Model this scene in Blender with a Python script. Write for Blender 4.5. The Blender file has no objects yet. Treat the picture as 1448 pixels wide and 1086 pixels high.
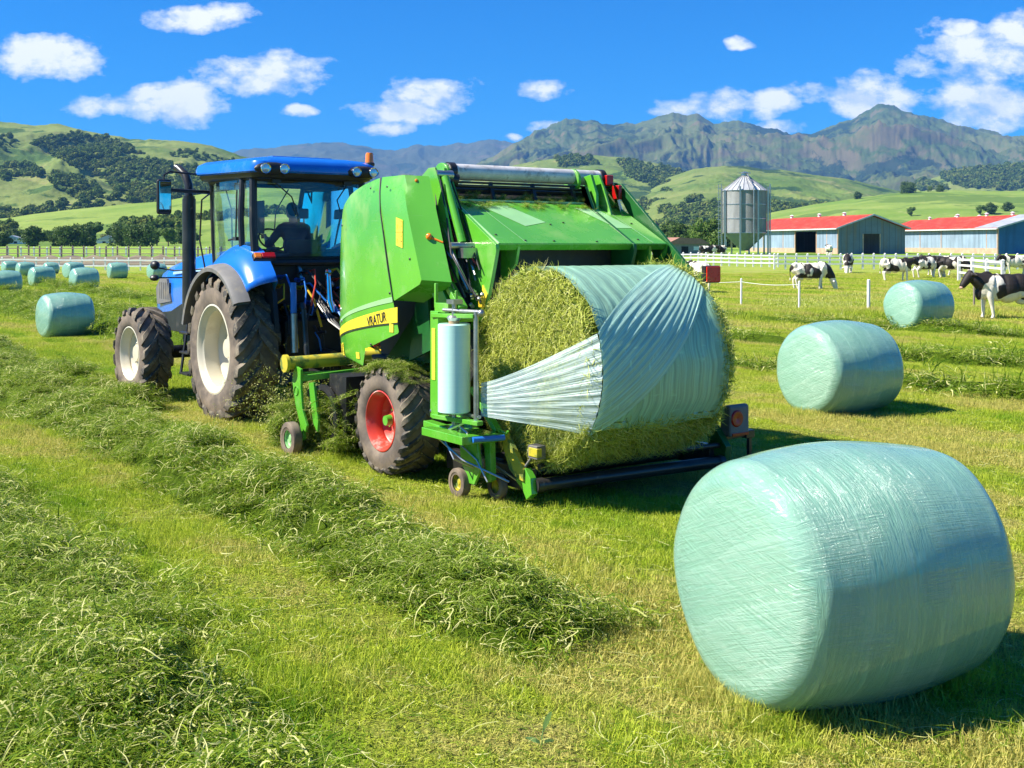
import bpy, bmesh, math, random
import numpy as np
from mathutils import Vector, Matrix, Euler
R_ = math.radians
random.seed(7); rng = np.random.default_rng(7)
SC = bpy.context.scene
COL = SC.collection
PI = math.pi

# ------------------------------------------------------------------ camera, exposure, sky, sun
HC = 2.34; FPX = 1600.0; HZ = 346.0
cam_d = bpy.data.cameras.new('camera'); cam = bpy.data.objects.new('camera', cam_d); COL.objects.link(cam)
cam.location = (0, 0, HC); cam.rotation_euler = (PI/2, 0, 0)
cam_d.sensor_width = 36; cam_d.lens = 36*FPX/1448; cam_d.shift_y = -(543-HZ)/1448
cam_d.clip_start = .1; cam_d.clip_end = 30000
SC.camera = cam
SC.view_settings.view_transform = 'Standard'; SC.view_settings.look = 'None'
SC.view_settings.exposure = 1.1; SC.view_settings.gamma = 1
SUN_EL = R_(47); SUN_AZ = R_(-100)          # azimuth of the sun, clockwise from +Y (away from the camera)
SKY_STRENGTH = .10
w = bpy.data.worlds.new('World'); SC.world = w; w.use_nodes = True
CLOUDS = [(385,100,95,36),(345,92,50,24),(245,150,85,30),(150,145,60,20),(200,135,40,18),(75,85,85,34),(285,25,80,20),(615,132,70,24),(560,160,80,17),
 (430,160,36,10),(540,187,36,11),(770,126,40,15),(1040,66,24,11),(1000,147,75,24),(1085,150,52,18),(1405,82,115,52),(1250,132,115,34),(1385,140,120,40),(1300,95,50,22),
 (1357,38,32,14),(790,180,42,12),(1110,184,55,14),(730,194,18,7),(1440,50,60,36),(-200,60,160,50),(1700,90,180,60),(-500,160,150,30),(2100,160,200,40)]
def build_world():
    nt = w.node_tree; nt.nodes.clear(); N = nt.nodes.new; L = nt.links.new
    out = N('ShaderNodeOutputWorld'); bg = N('ShaderNodeBackground'); bg.inputs[1].default_value = SKY_STRENGTH; L(bg.outputs[0], out.inputs[0])
    sky = N('ShaderNodeTexSky'); sky.sky_type = 'NISHITA'; sky.sun_disc = False; sky.sun_elevation = SUN_EL; sky.sun_rotation = SUN_AZ
    sky.altitude = 300; sky.air_density = 1.0; sky.dust_density = 0.3; sky.ozone_density = 3.0
    hs = N('ShaderNodeMix'); hs.data_type = 'RGBA'; hs.blend_type = 'MULTIPLY'; hs.inputs[0].default_value = 1
    L(sky.outputs[0], hs.inputs[6]); hs.inputs[7].default_value = (.01, .37, .78, 1)
    tc = N('ShaderNodeTexCoord'); sp = N('ShaderNodeSeparateXYZ'); L(tc.outputs['Generated'], sp.inputs[0])
    def m(op, a, b=None, c=None, clamp=False):
        n = N('ShaderNodeMath'); n.operation = op; n.use_clamp = clamp
        for i, v in enumerate((a, b, c)):
            if v is None: continue
            if isinstance(v, (int, float)): n.inputs[i].default_value = v
            else: L(v, n.inputs[i])
        return n.outputs[0]
    ysafe = m('MAXIMUM', sp.outputs[1], .02)
    u = m('DIVIDE', sp.outputs[0], ysafe); v = m('DIVIDE', sp.outputs[2], ysafe)
    cb = N('ShaderNodeCombineXYZ'); L(u, cb.inputs[0]); L(v, cb.inputs[1])
    nz = N('ShaderNodeTexNoise'); nz.inputs['Scale'].default_value = 14; nz.inputs['Detail'].default_value = 4; L(cb.outputs[0], nz.inputs['Vector'])
    wv = N('ShaderNodeVectorMath'); wv.operation = 'MULTIPLY_ADD'; L(nz.outputs['Color'], wv.inputs[0]); wv.inputs[1].default_value = (.035,.022,0); wv.inputs[2].default_value = (-.0175,-.011,0)
    wa = N('ShaderNodeVectorMath'); wa.operation = 'ADD'; L(wv.outputs[0], wa.inputs[0]); L(cb.outputs[0], wa.inputs[1])
    cur = None
    for (cx, cy, rx, ry) in CLOUDS:
        s = N('ShaderNodeVectorMath'); s.operation = 'MULTIPLY_ADD'; L(wa.outputs[0], s.inputs[0])
        rx *= 1.0; ry *= 1.12; ix, iy = FPX/rx, FPX/ry; s.inputs[1].default_value = (ix, iy, 0); s.inputs[2].default_value = (-(cx-724)/FPX*ix, -(HZ-cy)/FPX*iy, 0)
        d = N('ShaderNodeVectorMath'); d.operation = 'DOT_PRODUCT'; L(s.outputs[0], d.inputs[0]); L(s.outputs[0], d.inputs[1])
        k = m('SUBTRACT', 1, d.outputs['Value'])
        cur = k if cur is None else m('MAXIMUM', cur, k)
    sc = N('ShaderNodeVectorMath'); sc.operation = 'MULTIPLY'; L(cb.outputs[0], sc.inputs[0]); sc.inputs[1].default_value = (15, 24, 0)
    n2 = N('ShaderNodeTexNoise'); n2.inputs['Scale'].default_value = 1; n2.inputs['Detail'].default_value = 9; n2.inputs['Roughness'].default_value = .62; L(sc.outputs[0], n2.inputs['Vector'])
    base = m('MAXIMUM', cur, -1)
    dens = m('ADD', m('MULTIPLY', base, 1.0), m('MULTIPLY', m('SUBTRACT', n2.outputs[0], .515), 5.0))
    al = m('MULTIPLY', dens, 1.15, clamp=True)
    front = m('GREATER_THAN', sp.outputs[1], .02); al = m('MULTIPLY', al, front)
    al = m('MULTIPLY', al, .95)
    # light and shade of the cloud puffs (thicker lower parts are greyer)
    n3 = N('ShaderNodeTexNoise'); n3.inputs['Scale'].default_value = 1; n3.inputs['Detail'].default_value = 6
    sc3 = N('ShaderNodeVectorMath'); sc3.operation = 'MULTIPLY_ADD'; L(cb.outputs[0], sc3.inputs[0]); sc3.inputs[1].default_value = (15, 24, 0); sc3.inputs[2].default_value = (.22, -.40, 0); L(sc3.outputs[0], n3.inputs['Vector'])
    shd = m('MULTIPLY', m('SUBTRACT', n3.outputs[0], n2.outputs[0]), 7.0)
    shd = m('ADD', m('SUBTRACT', .78, shd), 0, clamp=True)
    cr = N('ShaderNodeMix'); cr.data_type = 'RGBA'; L(shd, cr.inputs[0]); cr.inputs[6].default_value = (3.7, 4.2, 4.7, 1); cr.inputs[7].default_value = (5.8, 5.8, 5.8, 1)
    mx = N('ShaderNodeMix'); mx.data_type = 'RGBA'; L(al, mx.inputs[0]); L(hs.outputs[2], mx.inputs[6]); L(cr.outputs[2], mx.inputs[7])
    L(mx.outputs[2], bg.inputs[0])
build_world()
sun_d = bpy.data.lights.new('sun', 'SUN'); sun_d.energy = 5.0; sun_d.angle = R_(.5); sun_d.color = (1, .935, .80)
sun = bpy.data.objects.new('sun', sun_d); COL.objects.link(sun)
sd = Vector((math.sin(SUN_AZ)*math.cos(SUN_EL), math.cos(SUN_AZ)*math.cos(SUN_EL), math.sin(SUN_EL)))
sun.rotation_euler = sd.to_track_quat('Z', 'Y').to_euler(); sun.location = (0, 0, 50)
SC.cycles.max_bounces = 8; SC.cycles.transparent_max_bounces = 16; SC.cycles.volume_bounces = 0

# ------------------------------------------------------------------ helpers
TH = R_(35.5)                                    # the machines drive off 35.5 degrees left of the camera's view
FW = (-math.sin(TH), math.cos(TH)); RT = (math.cos(TH), math.sin(TH)); ORG = (-1.36, 11.5)
def wl(x, y, z=0): return Vector((ORG[0]+x*RT[0]+y*FW[0], ORG[1]+x*RT[1]+y*FW[1], z))   # machine frame -> world
def us(u, s): return (u*RT[0]+s*FW[0], u*RT[1]+s*FW[1])                                 # row frame -> world
def gz(x, y):
    s = np.maximum(0, np.asarray(y, float)-45)
    z = 1.9*(1-np.exp(-(s/140)**1.5))
    near = np.exp(-np.maximum(0, np.asarray(y)-60)/60)
    return z + near*(.02*np.sin(x*.9+y*.35)+.015*np.sin(x*.37-y*.8+1.3)+.012*np.sin(x*2.1+y*1.7))
def ground_at(px, py):                           # where the ground is seen in that direction
    Y = 4.
    while Y < 900:
        X = (px-724)/FPX*Y
        if HZ-FPX*(float(gz(X, Y))-HC)/Y <= py: break
        Y *= 1.003
    return X, Y, float(gz(X, Y))
def vnoise(x, y, seed=0):
    x = np.asarray(x, float); y = np.asarray(y, float)
    xi = np.floor(x).astype(np.int64); yi = np.floor(y).astype(np.int64); xf = x-xi; yf = y-yi
    def h(a, b):
        n = (a*374761393 + b*668265263 + seed*1274126177) & 0x7fffffff
        n = ((n ^ (n >> 13))*1274126177) & 0x7fffffff
        return ((n ^ (n >> 16)) & 0xffff)/65535.
    u = xf*xf*(3-2*xf); v = yf*yf*(3-2*yf)
    return (h(xi, yi)*(1-u)+h(xi+1, yi)*u)*(1-v)+(h(xi, yi+1)*(1-u)+h(xi+1, yi+1)*u)*v
def fbm(x, y, o=5, seed=0, ridged=False, gain=.5):
    t = 0; a = .5; s = 0
    for k in range(o):
        n = vnoise(x*2**k, y*2**k, seed+k*17)
        if ridged: n = 1-np.abs(2*n-1)
        t = t+a*n; s += a; a *= gain
    return t/s

def tag(o, label=None, cat=None, group=None, kind=None):
    if label: o['label'] = label
    if cat: o['category'] = cat
    if group: o['group'] = group
    if kind: o['kind'] = kind
    return o
def empty(name, loc, rz=0, **k):
    o = bpy.data.objects.new(name, None); o.location = loc; o.rotation_euler = (0, 0, rz); o.empty_display_size = .2; COL.objects.link(o)
    return tag(o, **k)
def copy_tree(o, parent=None):
    c = o.copy(); COL.objects.link(c)
    if parent: c.parent = parent
    for ch in list(o.children): copy_tree(ch, c)
    return c

class MB:
    def __init__(s): s.v = []; s.f = []; s.m = []; s.mi = 0; s.g = []
    def add(s, vs, fs):
        n = len(s.v); s.g.append((n, len(s.f), len(vs), len(fs))); s.v += [tuple(v) for v in vs]; s.f += [tuple(i+n for i in f) for f in fs]; s.m += [s.mi]*len(fs); return s
    def box(s, c, d, rot=None):
        x, y, z = (k/2 for k in d)
        vs = [Vector(p) for p in ((-x,-y,-z),(x,-y,-z),(x,y,-z),(-x,y,-z),(-x,-y,z),(x,-y,z),(x,y,z),(-x,y,z))]
        if rot is not None:
            r = rot if isinstance(rot, Matrix) else Euler(rot).to_matrix(); vs = [r@v for v in vs]
        c = Vector(c)
        return s.add([v+c for v in vs], [(0,3,2,1),(4,5,6,7),(0,1,5,4),(1,2,6,5),(2,3,7,6),(3,0,4,7)])
    def bb(s, a, b): return s.box([(a[i]+b[i])/2 for i in range(3)], [abs(b[i]-a[i]) for i in range(3)])
    def bar(s, a, b, wx, wy, up=(0,0,1)):        # rectangular bar from a to b
        a = Vector(a); b = Vector(b); d = (b-a); L = d.length; d.normalize(); up = Vector(up)
        if abs(d.dot(up)) > .95: up = Vector((0,1,0))
        x = d.cross(up).normalized(); y = x.cross(d)
        m = Matrix((x, y, d)).transposed()
        return s.box((a+b)/2, (wx, wy, L), m)
    def tube(s, pts, r, n=10, cap=True):
        pts = [Vector(p) for p in pts]; rs = r if isinstance(r, (list, tuple)) else [r]*len(pts)
        vs = []; fs = []; x = None
        for i, p in enumerate(pts):
            d = ((pts[min(i+1, len(pts)-1)])-(pts[max(i-1, 0)]))
            if d.length < 1e-9: d = Vector((0,0,1))
            d.normalize()
            if x is None: x = d.cross(Vector((0,0,1)) if abs(d.z) < .9 else Vector((0,1,0))).normalized()
            else:
                x = (x-d*x.dot(d))
                x.normalize()
            y = d.cross(x)
            for k in range(n):
                a = 2*PI*k/n; vs.append(p+(x*math.cos(a)+y*math.sin(a))*rs[i])
            if i:
                for k in range(n):
                    q = (k+1) % n; b = (i-1)*n; fs.append((b+k, b+q, b+n+q, b+n+k))
        if cap: fs.append(tuple(range(n))[::-1]); fs.append(tuple(len(vs)-n+k for k in range(n)))
        return s.add(vs, fs)
    def lathe(s, prof, c, axis='x', n=32, closed=False):   # prof = [(offset along axis, radius)]
        vs = []; fs = []; c = Vector(c); P = len(prof)
        for k in range(n):
            a = 2*PI*k/n; ca, sa = math.cos(a), math.sin(a)
            for (t, r) in prof:
                v = {'x': (t, r*ca, r*sa), 'y': (r*ca, t, r*sa), 'z': (r*ca, r*sa, t)}[axis]
                vs.append(c+Vector(v))
        for k in range(n):
            q = (k+1) % n
            for i in range(P-1 if not closed else P):
                j = (i+1) % P; fs.append((k*P+i, k*P+j, q*P+j, q*P+i))
        return s.add(vs, fs)
    def prism(s, poly, x0, x1, axis='x'):        # polygon (a, b) extruded along the axis
        def P(t, a, b): return {'x': (t, a, b), 'y': (a, t, b), 'z': (a, b, t)}[axis]
        n = len(poly); vs = [P(x0, *p) for p in poly]+[P(x1, *p) for p in poly]
        fs = [tuple(range(n)), tuple(range(2*n-1, n-1, -1))]+[(i, (i+1) % n, n+(i+1) % n, n+i) for i in range(n)]
        return s.add(vs, fs)
    def grid(s, P, closed=False):                # P[i][j] points
        n = len(P); k = len(P[0]); vs = [p for r in P for p in r]; fs = []
        for i in range(n-1):
            for j in range(k-1 if not closed else k): fs.append((i*k+j, i*k+(j+1) % k, (i+1)*k+(j+1) % k, (i+1)*k+j))
        return s.add(vs, fs)
    def ball(s, c, r, n=12, rot=None):
        rr = r if isinstance(r, (tuple, list)) else (r, r, r); vs = []; fs = []
        m = Euler(rot).to_matrix() if rot else Matrix.Identity(3)
        for i in range(n//2+1):
            t = PI*i/(n//2)
            for k in range(n):
                a = 2*PI*k/n; vs.append(Vector(c)+m@Vector((rr[0]*math.sin(t)*math.cos(a), rr[1]*math.sin(t)*math.sin(a), rr[2]*math.cos(t))))
        for i in range(n//2):
            for k in range(n):
                q = (k+1) % n; fs.append((i*n+k, (i+1)*n+k, (i+1)*n+q, i*n+q))
        return s.add(vs, fs)
    def build(s, name, mat, parent=None, off=None, bevel=0, smooth=40, seg=2, solid=0, **k):
        me = bpy.data.meshes.new(name)
        off = Vector(off) if off is not None else Vector((0,0,0))
        me.from_pydata([tuple(Vector(v)-off) for v in s.v], [], s.f)
        mats = mat if isinstance(mat, (list, tuple)) else [mat]
        for m_ in mats: me.materials.append(m_)
        if len(mats) > 1: me.polygons.foreach_set('material_index', s.m)
        bm = bmesh.new(); bm.from_mesh(me); bmesh.ops.remove_doubles(bm, verts=bm.verts, dist=1e-5)
        bmesh.ops.recalc_face_normals(bm, faces=bm.faces); bm.to_mesh(me); bm.free()
        if smooth:
            me.shade_smooth(); me.set_sharp_from_angle(angle=R_(smooth))
        o = bpy.data.objects.new(name, me); COL.objects.link(o)
        if parent: o.parent = parent
        if solid:
            q = o.modifiers.new('solid', 'SOLIDIFY'); q.thickness = solid; q.offset = -1
        if bevel:
            b = o.modifiers.new('bevel', 'BEVEL'); b.width = bevel; b.segments = seg; b.limit_method = 'ANGLE'; b.angle_limit = R_(35); b.harden_normals = True
        return tag(o, **k)
def each(mb, make):                               # every piece of the builder becomes an object of its own
    out = []
    for (v0, f0, nv, nf) in mb.g:
        q = MB(); q.add(mb.v[v0:v0+nv], [tuple(i-v0 for i in f) for f in mb.f[f0:f0+nf]]); out.append(make(q))
    return out
def remesh_to(name, mb, voxel, mat, parent=None, sm=4, deform=None, **k):
    t = mb.build(name+'_src', mat, smooth=0)
    m1 = t.modifiers.new('r', 'REMESH'); m1.mode = 'VOXEL'; m1.voxel_size = voxel
    m2 = t.modifiers.new('s', 'SMOOTH'); m2.iterations = sm; m2.factor = .5
    dg = bpy.context.evaluated_depsgraph_get(); me = bpy.data.meshes.new_from_object(t.evaluated_get(dg)); me.name = name
    bpy.data.objects.remove(t); me.materials.clear(); me.materials.append(mat); me.shade_smooth()
    o = bpy.data.objects.new(name, me); COL.objects.link(o)
    if parent: o.parent = parent
    return tag(o, **k)
def mesh_np(name, V, Fq, Ft=None, attrs=None, mat=None):
    me = bpy.data.meshes.new(name)
    nq = len(Fq); ntri = 0 if Ft is None else len(Ft)
    me.vertices.add(len(V)); me.vertices.foreach_set('co', np.asarray(V, np.float32).ravel())
    loops = np.concatenate([np.asarray(Fq, np.int32).ravel()]+([np.asarray(Ft, np.int32).ravel()] if ntri else []))
    me.loops.add(len(loops)); me.loops.foreach_set('vertex_index', loops)
    me.polygons.add(nq+ntri)
    st = np.concatenate([np.arange(nq)*4, nq*4+np.arange(ntri)*3]).astype(np.int32)
    me.polygons.foreach_set('loop_start', st)
    me.update(calc_edges=True)
    for an, (ty, d) in (attrs or {}).items():
        a = me.attributes.new(an, ty, 'POINT')
        a.data.foreach_set('vector' if ty == 'FLOAT_VECTOR' else 'value', np.asarray(d).ravel())
    if mat: me.materials.append(mat)
    return me

# ------------------------------------------------------------------ materials
class NT:
    def __init__(s, name):
        s.m = bpy.data.materials.new(name); s.m.use_nodes = True; s.t = s.m.node_tree; s.t.nodes.clear()
        s.out = s.N('ShaderNodeOutputMaterial')
    def N(s, t, **k):
        n = s.t.nodes.new(t)
        for a, v in k.items(): setattr(n, a, v)
        return n
    def L(s, a, b): s.t.links.new(a, b)
    def set(s, sock, v):
        if hasattr(v, 'is_linked') or isinstance(v, bpy.types.NodeSocket): s.L(v, sock)
        elif isinstance(v, tuple) and len(v) == 3 and sock.type == 'RGBA': sock.default_value = (*v, 1)
        else: sock.default_value = v
    def math(s, op, a, b=0., clamp=False):
        n = s.N('ShaderNodeMath', operation=op, use_clamp=clamp); s.set(n.inputs[0], a); s.set(n.inputs[1], b); return n.outputs[0]
    def vec(s, a, mul=(1,1,1), add=(0,0,0)):
        n = s.N('ShaderNodeVectorMath', operation='MULTIPLY_ADD'); s.set(n.inputs[0], a); n.inputs[1].default_value = mul; n.inputs[2].default_value = add; return n.outputs[0]
    def noise(s, v, scale, detail=4, rough=.55, dist=0):
        n = s.N('ShaderNodeTexNoise'); s.L(v, n.inputs['Vector']); n.inputs['Scale'].default_value = scale; n.inputs['Detail'].default_value = detail
        n.inputs['Roughness'].default_value = rough; n.inputs['Distortion'].default_value = dist; return n.outputs[0]
    def ramp(s, v, a, b):
        n = s.N('ShaderNodeMapRange', interpolation_type='SMOOTHSTEP'); s.L(v, n.inputs[0]); n.inputs[1].default_value = a; n.inputs[2].default_value = b; return n.outputs[0]
    def mix(s, f, a, b, mode='MIX'):
        n = s.N('ShaderNodeMix', data_type='RGBA', blend_type=mode); s.set(n.inputs[0], f); s.set(n.inputs[6], a); s.set(n.inputs[7], b); return n.outputs[2]
    def bump(s, h, strength=.5, dist=.01, nrm=None):
        n = s.N('ShaderNodeBump'); s.L(h, n.inputs['Height']); n.inputs['Strength'].default_value = strength; n.inputs['Distance'].default_value = dist
        if nrm: s.L(nrm, n.inputs['Normal'])
        return n.outputs[0]
    def pbr(s, col, rough=.5, metal=0., nrm=None, coat=0., spec=.5, trans=None):
        p = s.N('ShaderNodeBsdfPrincipled'); s.set(p.inputs['Base Color'], col); s.set(p.inputs['Roughness'], rough); p.inputs['Metallic'].default_value = metal
        p.inputs['Coat Weight'].default_value = coat; p.inputs['Coat Roughness'].default_value = .08; p.inputs['Specular IOR Level'].default_value = spec
        if nrm: s.L(nrm, p.inputs['Normal'])
        sh = p.outputs[0]
        if trans:
            t = s.N('ShaderNodeBsdfTranslucent'); s.set(t.inputs[0], trans[1]); mx = s.N('ShaderNodeMixShader'); mx.inputs[0].default_value = trans[0]
            s.L(sh, mx.inputs[1]); s.L(t.outputs[0], mx.inputs[2]); sh = mx.outputs[0]
        s.L(sh, s.out.inputs[0]); return s.m
def mat(name, col, rough=.5, metal=0., var=.12, vs=3., bump=0., bs=40., dust=None, dscale=2.5, damt=(.52,.75), coat=0., spec=.5):
    t = NT(name); tc = t.N('ShaderNodeTexCoord').outputs['Object']
    n = t.noise(tc, vs, 5)
    lo = tuple(c*(1-var) for c in col); hi = tuple(min(1, c*(1+var)) for c in col)
    c = t.mix(t.ramp(n, .3, .7), lo, hi); r = rough
    if dust:
        d = t.noise(tc, dscale, 8, .65); f = t.ramp(d, *damt); c = t.mix(f, c, dust)
        r = t.math('ADD', t.math('MULTIPLY', f, .3), rough, True)
    else:
        r = t.math('ADD', t.math('MULTIPLY', t.noise(tc, vs*6, 3), .2), rough-.1, True)
    nrm = t.bump(t.noise(tc, bs, 6), bump, .01) if bump else None
    return t.pbr(c, r, metal, nrm, coat, spec)
def plain(name, col, rough=.6, metal=0., **k): return mat(name, col, rough, metal, **k)
DUST = (.30, .26, .15)
M = {}
M['green'] = mat('green_paint', (.115, .42, .03), .3, var=.08, vs=1.2, dust=(.26,.46,.13), dscale=1.3, damt=(.5,.8), coat=.8)
def worn_green():
    t = NT('worn_green_paint'); tc = t.N('ShaderNodeTexCoord').outputs['Object']
    n = t.noise(tc, 1.2, 5); c = t.mix(t.ramp(n, .3, .7), (.085,.35,.025), (.115,.42,.032))
    d = t.noise(tc, 1.7, 9, .7); c = t.mix(t.math('MULTIPLY', t.ramp(d, .48, .72), .6), c, (.27,.44,.14))      # dust film
    sp_ = t.noise(tc, 70, 3, .6); c = t.mix(t.math('MULTIPLY', t.ramp(sp_, .66, .72), t.ramp(d, .42, .62)), c, (.42,.42,.16))   # chaff and flecks
    ch = t.noise(tc, 9, 8, .75); c = t.mix(t.math('MULTIPLY', t.ramp(ch, .69, .72), .8), c, (.22,.12,.06))     # chips
    sc = t.noise(t.vec(tc, (3, 3, 60)), 1, 4, .6); c = t.mix(t.math('MULTIPLY', t.ramp(sc, .66, .74), .25), c, (.36,.55,.25))
    return t.pbr(c, t.math('ADD', t.math('MULTIPLY', t.ramp(d, .45, .7), .35), .22), 0, t.bump(t.noise(tc, 2.5, 3), .12, .02), coat=.5)
M['green'] = worn_green()
M['green_light'] = mat('pale_green_paint', (.30, .58, .25), .35, var=.08, coat=.2)
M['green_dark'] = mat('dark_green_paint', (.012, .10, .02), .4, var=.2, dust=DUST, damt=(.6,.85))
M['yellow'] = mat('yellow_paint', (.75, .58, .03), .4, var=.06)
M['yellow_dirty'] = mat('dirty_yellow_paint', (.55, .45, .03), .5, var=.1, dust=(.10,.16,.03), dscale=6, damt=(.45,.6))
M['red'] = mat('red_paint', (.55, .05, .03), .4, dust=(.5,.42,.36), dscale=5)
M['red_reflector'] = mat('red_reflector', (.42, .004, .004), .35, coat=.2)
M['red_bright'] = mat('bright_red_reflector', (.80,.03,.01), .3)
M['orange_lens'] = mat('orange_lens', (.95, .22, .01), .15, coat=.8)
M['blue'] = mat('blue_paint', (.012, .15, .62), .25, var=.06, dust=(.10,.24,.55), dscale=2, damt=(.55,.85), coat=.5)
M['blue_light'] = mat('pale_blue_paint', (.35, .55, .8), .3)
M['black'] = mat('black_plastic', (.018, .018, .02), .45, var=.3, dust=(.07,.065,.05), dscale=4, damt=(.55,.8))
M['steel_black'] = mat('black_steel', (.045, .043, .042), .3, metal=.4, var=.3, dust=DUST, dscale=7, damt=(.6,.8))
M['steel'] = mat('worn_steel', (.45, .44, .42), .35, metal=.9, var=.2, vs=8)
M['white_worn'] = mat('worn_white_roller', (.62, .6, .58), .4, metal=.1, var=.15, vs=6, dust=(.25,.22,.2), dscale=9)
M['cream'] = mat('cream_rim_paint', (.60, .55, .42), .35, var=.05, dust=(.42,.35,.22), dscale=3, damt=(.5,.85), coat=.2)
M['grey'] = mat('grey_plastic', (.16,.155,.15), .6, var=.1, vs=6, dust=(.28,.24,.16), dscale=4)
M['dark'] = mat('oily_dark_metal', (.010, .010, .010), .55, var=.4, vs=9, dust=(.05,.045,.02), dscale=8)
M['hose_blue'] = mat('blue_hose', (.02,.18,.6), .4); M['hose_red'] = mat('red_hose', (.55,.05,.02), .4); M['hose_yellow'] = mat('yellow_hose', (.7,.45,.02), .4)
M['chrome'] = mat('chrome', (.8,.8,.8), .12, metal=1, var=.05)
M['lamp_glass'] = mat('lamp_glass', (.75,.75,.72), .12, metal=.5, coat=1.)
M['sticker'] = mat('yellow_sticker', (.85,.68,.05), .4, var=.03)
M['ink'] = mat('black_ink', (.02,.02,.02), .5)
M['cloth'] = mat('navy_shirt_cloth', (.07,.08,.13), .9, bump=.4, bs=60); M['skin'] = mat('skin', (.50,.27,.17), .5); M['hair'] = mat('dark_hair', (.03,.02,.012), .7, bump=.5, bs=90)
M['trouser'] = mat('trouser_cloth', (.05,.055,.07), .9); M['seat'] = mat('seat_fabric', (.09,.10,.11), .8)
M['mirror'] = mat('mirror_glass', (.8,.85,.88), .03, metal=1, var=.01)

def rubber():
    t = NT('tyre_rubber'); tc = t.N('ShaderNodeTexCoord').outputs['Object']
    n = t.noise(tc, 3, 6, .6); n2 = t.noise(tc, 30, 4)
    c = t.mix(t.ramp(n, .38, .68), (.04,.036,.032), (.20,.16,.11)); c = t.mix(t.ramp(n2, .5, .75), c, (.26,.22,.14))
    return t.pbr(c, .75, 0, t.bump(n2, .4, .006))
M['rubber'] = rubber()
def sidewall():
    t = NT('tyre_sidewall'); tc = t.N('ShaderNodeTexCoord').outputs['Object']
    n = t.noise(tc, 4, 7, .6); n2 = t.noise(tc, 40, 4)
    c = t.mix(t.ramp(n, .3, .7), (.085,.068,.055), (.22,.17,.125))
    return t.pbr(c, .8, 0, t.bump(n2, .3, .005))
M['sidewall'] = sidewall()
def glass():
    t = NT('cab_glass'); tr = t.N('ShaderNodeBsdfTransparent'); tr.inputs[0].default_value = (.86,.96,.98,1)
    gl = t.N('ShaderNodeBsdfGlossy'); gl.inputs['Roughness'].default_value = .03; gl.inputs['Color'].default_value = (.85,.95,1,1)
    df = t.N('ShaderNodeBsdfDiffuse'); df.inputs[0].default_value = (.35,.55,.6,1)
    fr = t.N('ShaderNodeFresnel'); fr.inputs[0].default_value = 1.55
    mx = t.N('ShaderNodeMixShader'); t.L(t.math('MULTIPLY', fr.outputs[0], 1.2, True), mx.inputs[0]); t.L(tr.outputs[0], mx.inputs[1]); t.L(gl.outputs[0], mx.inputs[2])
    m2 = t.N('ShaderNodeMixShader'); tc = t.N('ShaderNodeTexCoord').outputs['Object']
    t.L(t.math('MULTIPLY', t.ramp(t.noise(tc, 3, 8, .7), .35, .8), .16), m2.inputs[0]); t.L(mx.outputs[0], m2.inputs[1]); t.L(df.outputs[0], m2.inputs[2])
    t.L(m2.outputs[0], t.out.inputs[0]); return t.m
M['glass'] = glass()

def field_colour(t, pos, rnd=None, dark=1.0):
    """colour of the mown sward by place: lush, yellow-green and straw patches in streaks along the rows"""
    mp = t.N('ShaderNodeVectorRotate', rotation_type='Z_AXIS'); t.L(pos, mp.inputs['Vector']); mp.inputs['Angle'].default_value = -TH
    st = t.vec(mp.outputs[0], (1.1, .16, 1)); n1 = t.noise(st, 1, 5, .6, .4)
    n2 = t.noise(pos, .45, 5, .6); n3 = t.noise(pos, 2.6, 4, .6)
    a = t.math('ADD', t.math('MULTIPLY', n1, .55), t.math('ADD', t.math('MULTIPLY', n2, .3), t.math('MULTIPLY', n3, .25)))
    su = t.N('ShaderNodeSeparateXYZ'); t.L(mp.outputs[0], su.inputs[0]); wv = t.math('SINE', t.math('ADD', t.math('MULTIPLY', su.outputs[0], 1.55), t.math('MULTIPLY', n2, 2.5))); a = t.math('ADD', a, t.math('MULTIPLY', wv, .035))
    lush = (.17*dark, .30*dark, .008*dark); mid = (.39*dark, .45*dark, .04*dark); dry = (.50*dark, .43*dark, .13*dark)
    c = t.mix(t.ramp(a, .42, .53), lush, mid); c = t.mix(t.math('MULTIPLY', t.ramp(a, .53, .61), .9), c, dry)
    return c, a
def ground_mat():
    t = NT('mown_grass_ground'); pos = t.N('ShaderNodeNewGeometry').outputs['Position']
    c, a = field_colour(t, pos, dark=.85)
    sp = t.N('ShaderNodeSeparateXYZ'); t.L(pos, sp.inputs[0])
    near = t.ramp(sp.outputs[1], 60, 16)                       # soil shows between the blades close by
    soil = t.mix(t.noise(pos, 30, 5), (.10,.12,.015), (.19,.17,.06))
    c = t.mix(t.math('MULTIPLY', near, .45), c, soil)
    far = t.ramp(sp.outputs[1], 60, 130)
    fs = t.vec(pos, (.012,.05,1)); fc = t.mix(t.ramp(t.noise(fs, 1, 5, .6), .35, .65), (.15,.29,.03), (.30,.40,.06))
    c = t.mix(far, c, fc)
    fine = t.noise(pos, 9, 6, .7); c = t.mix(t.math('MULTIPLY', t.ramp(fine, .45, .25), .45), c, (.06,.13,.012))
    h = t.math('ADD', t.noise(pos, 14, 6, .7), t.math('MULTIPLY', t.noise(pos, 1.2, 3), .6))
    return t.pbr(c, .9, 0, t.bump(h, .8, .12), spec=.2)
M['ground'] = ground_mat()
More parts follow.
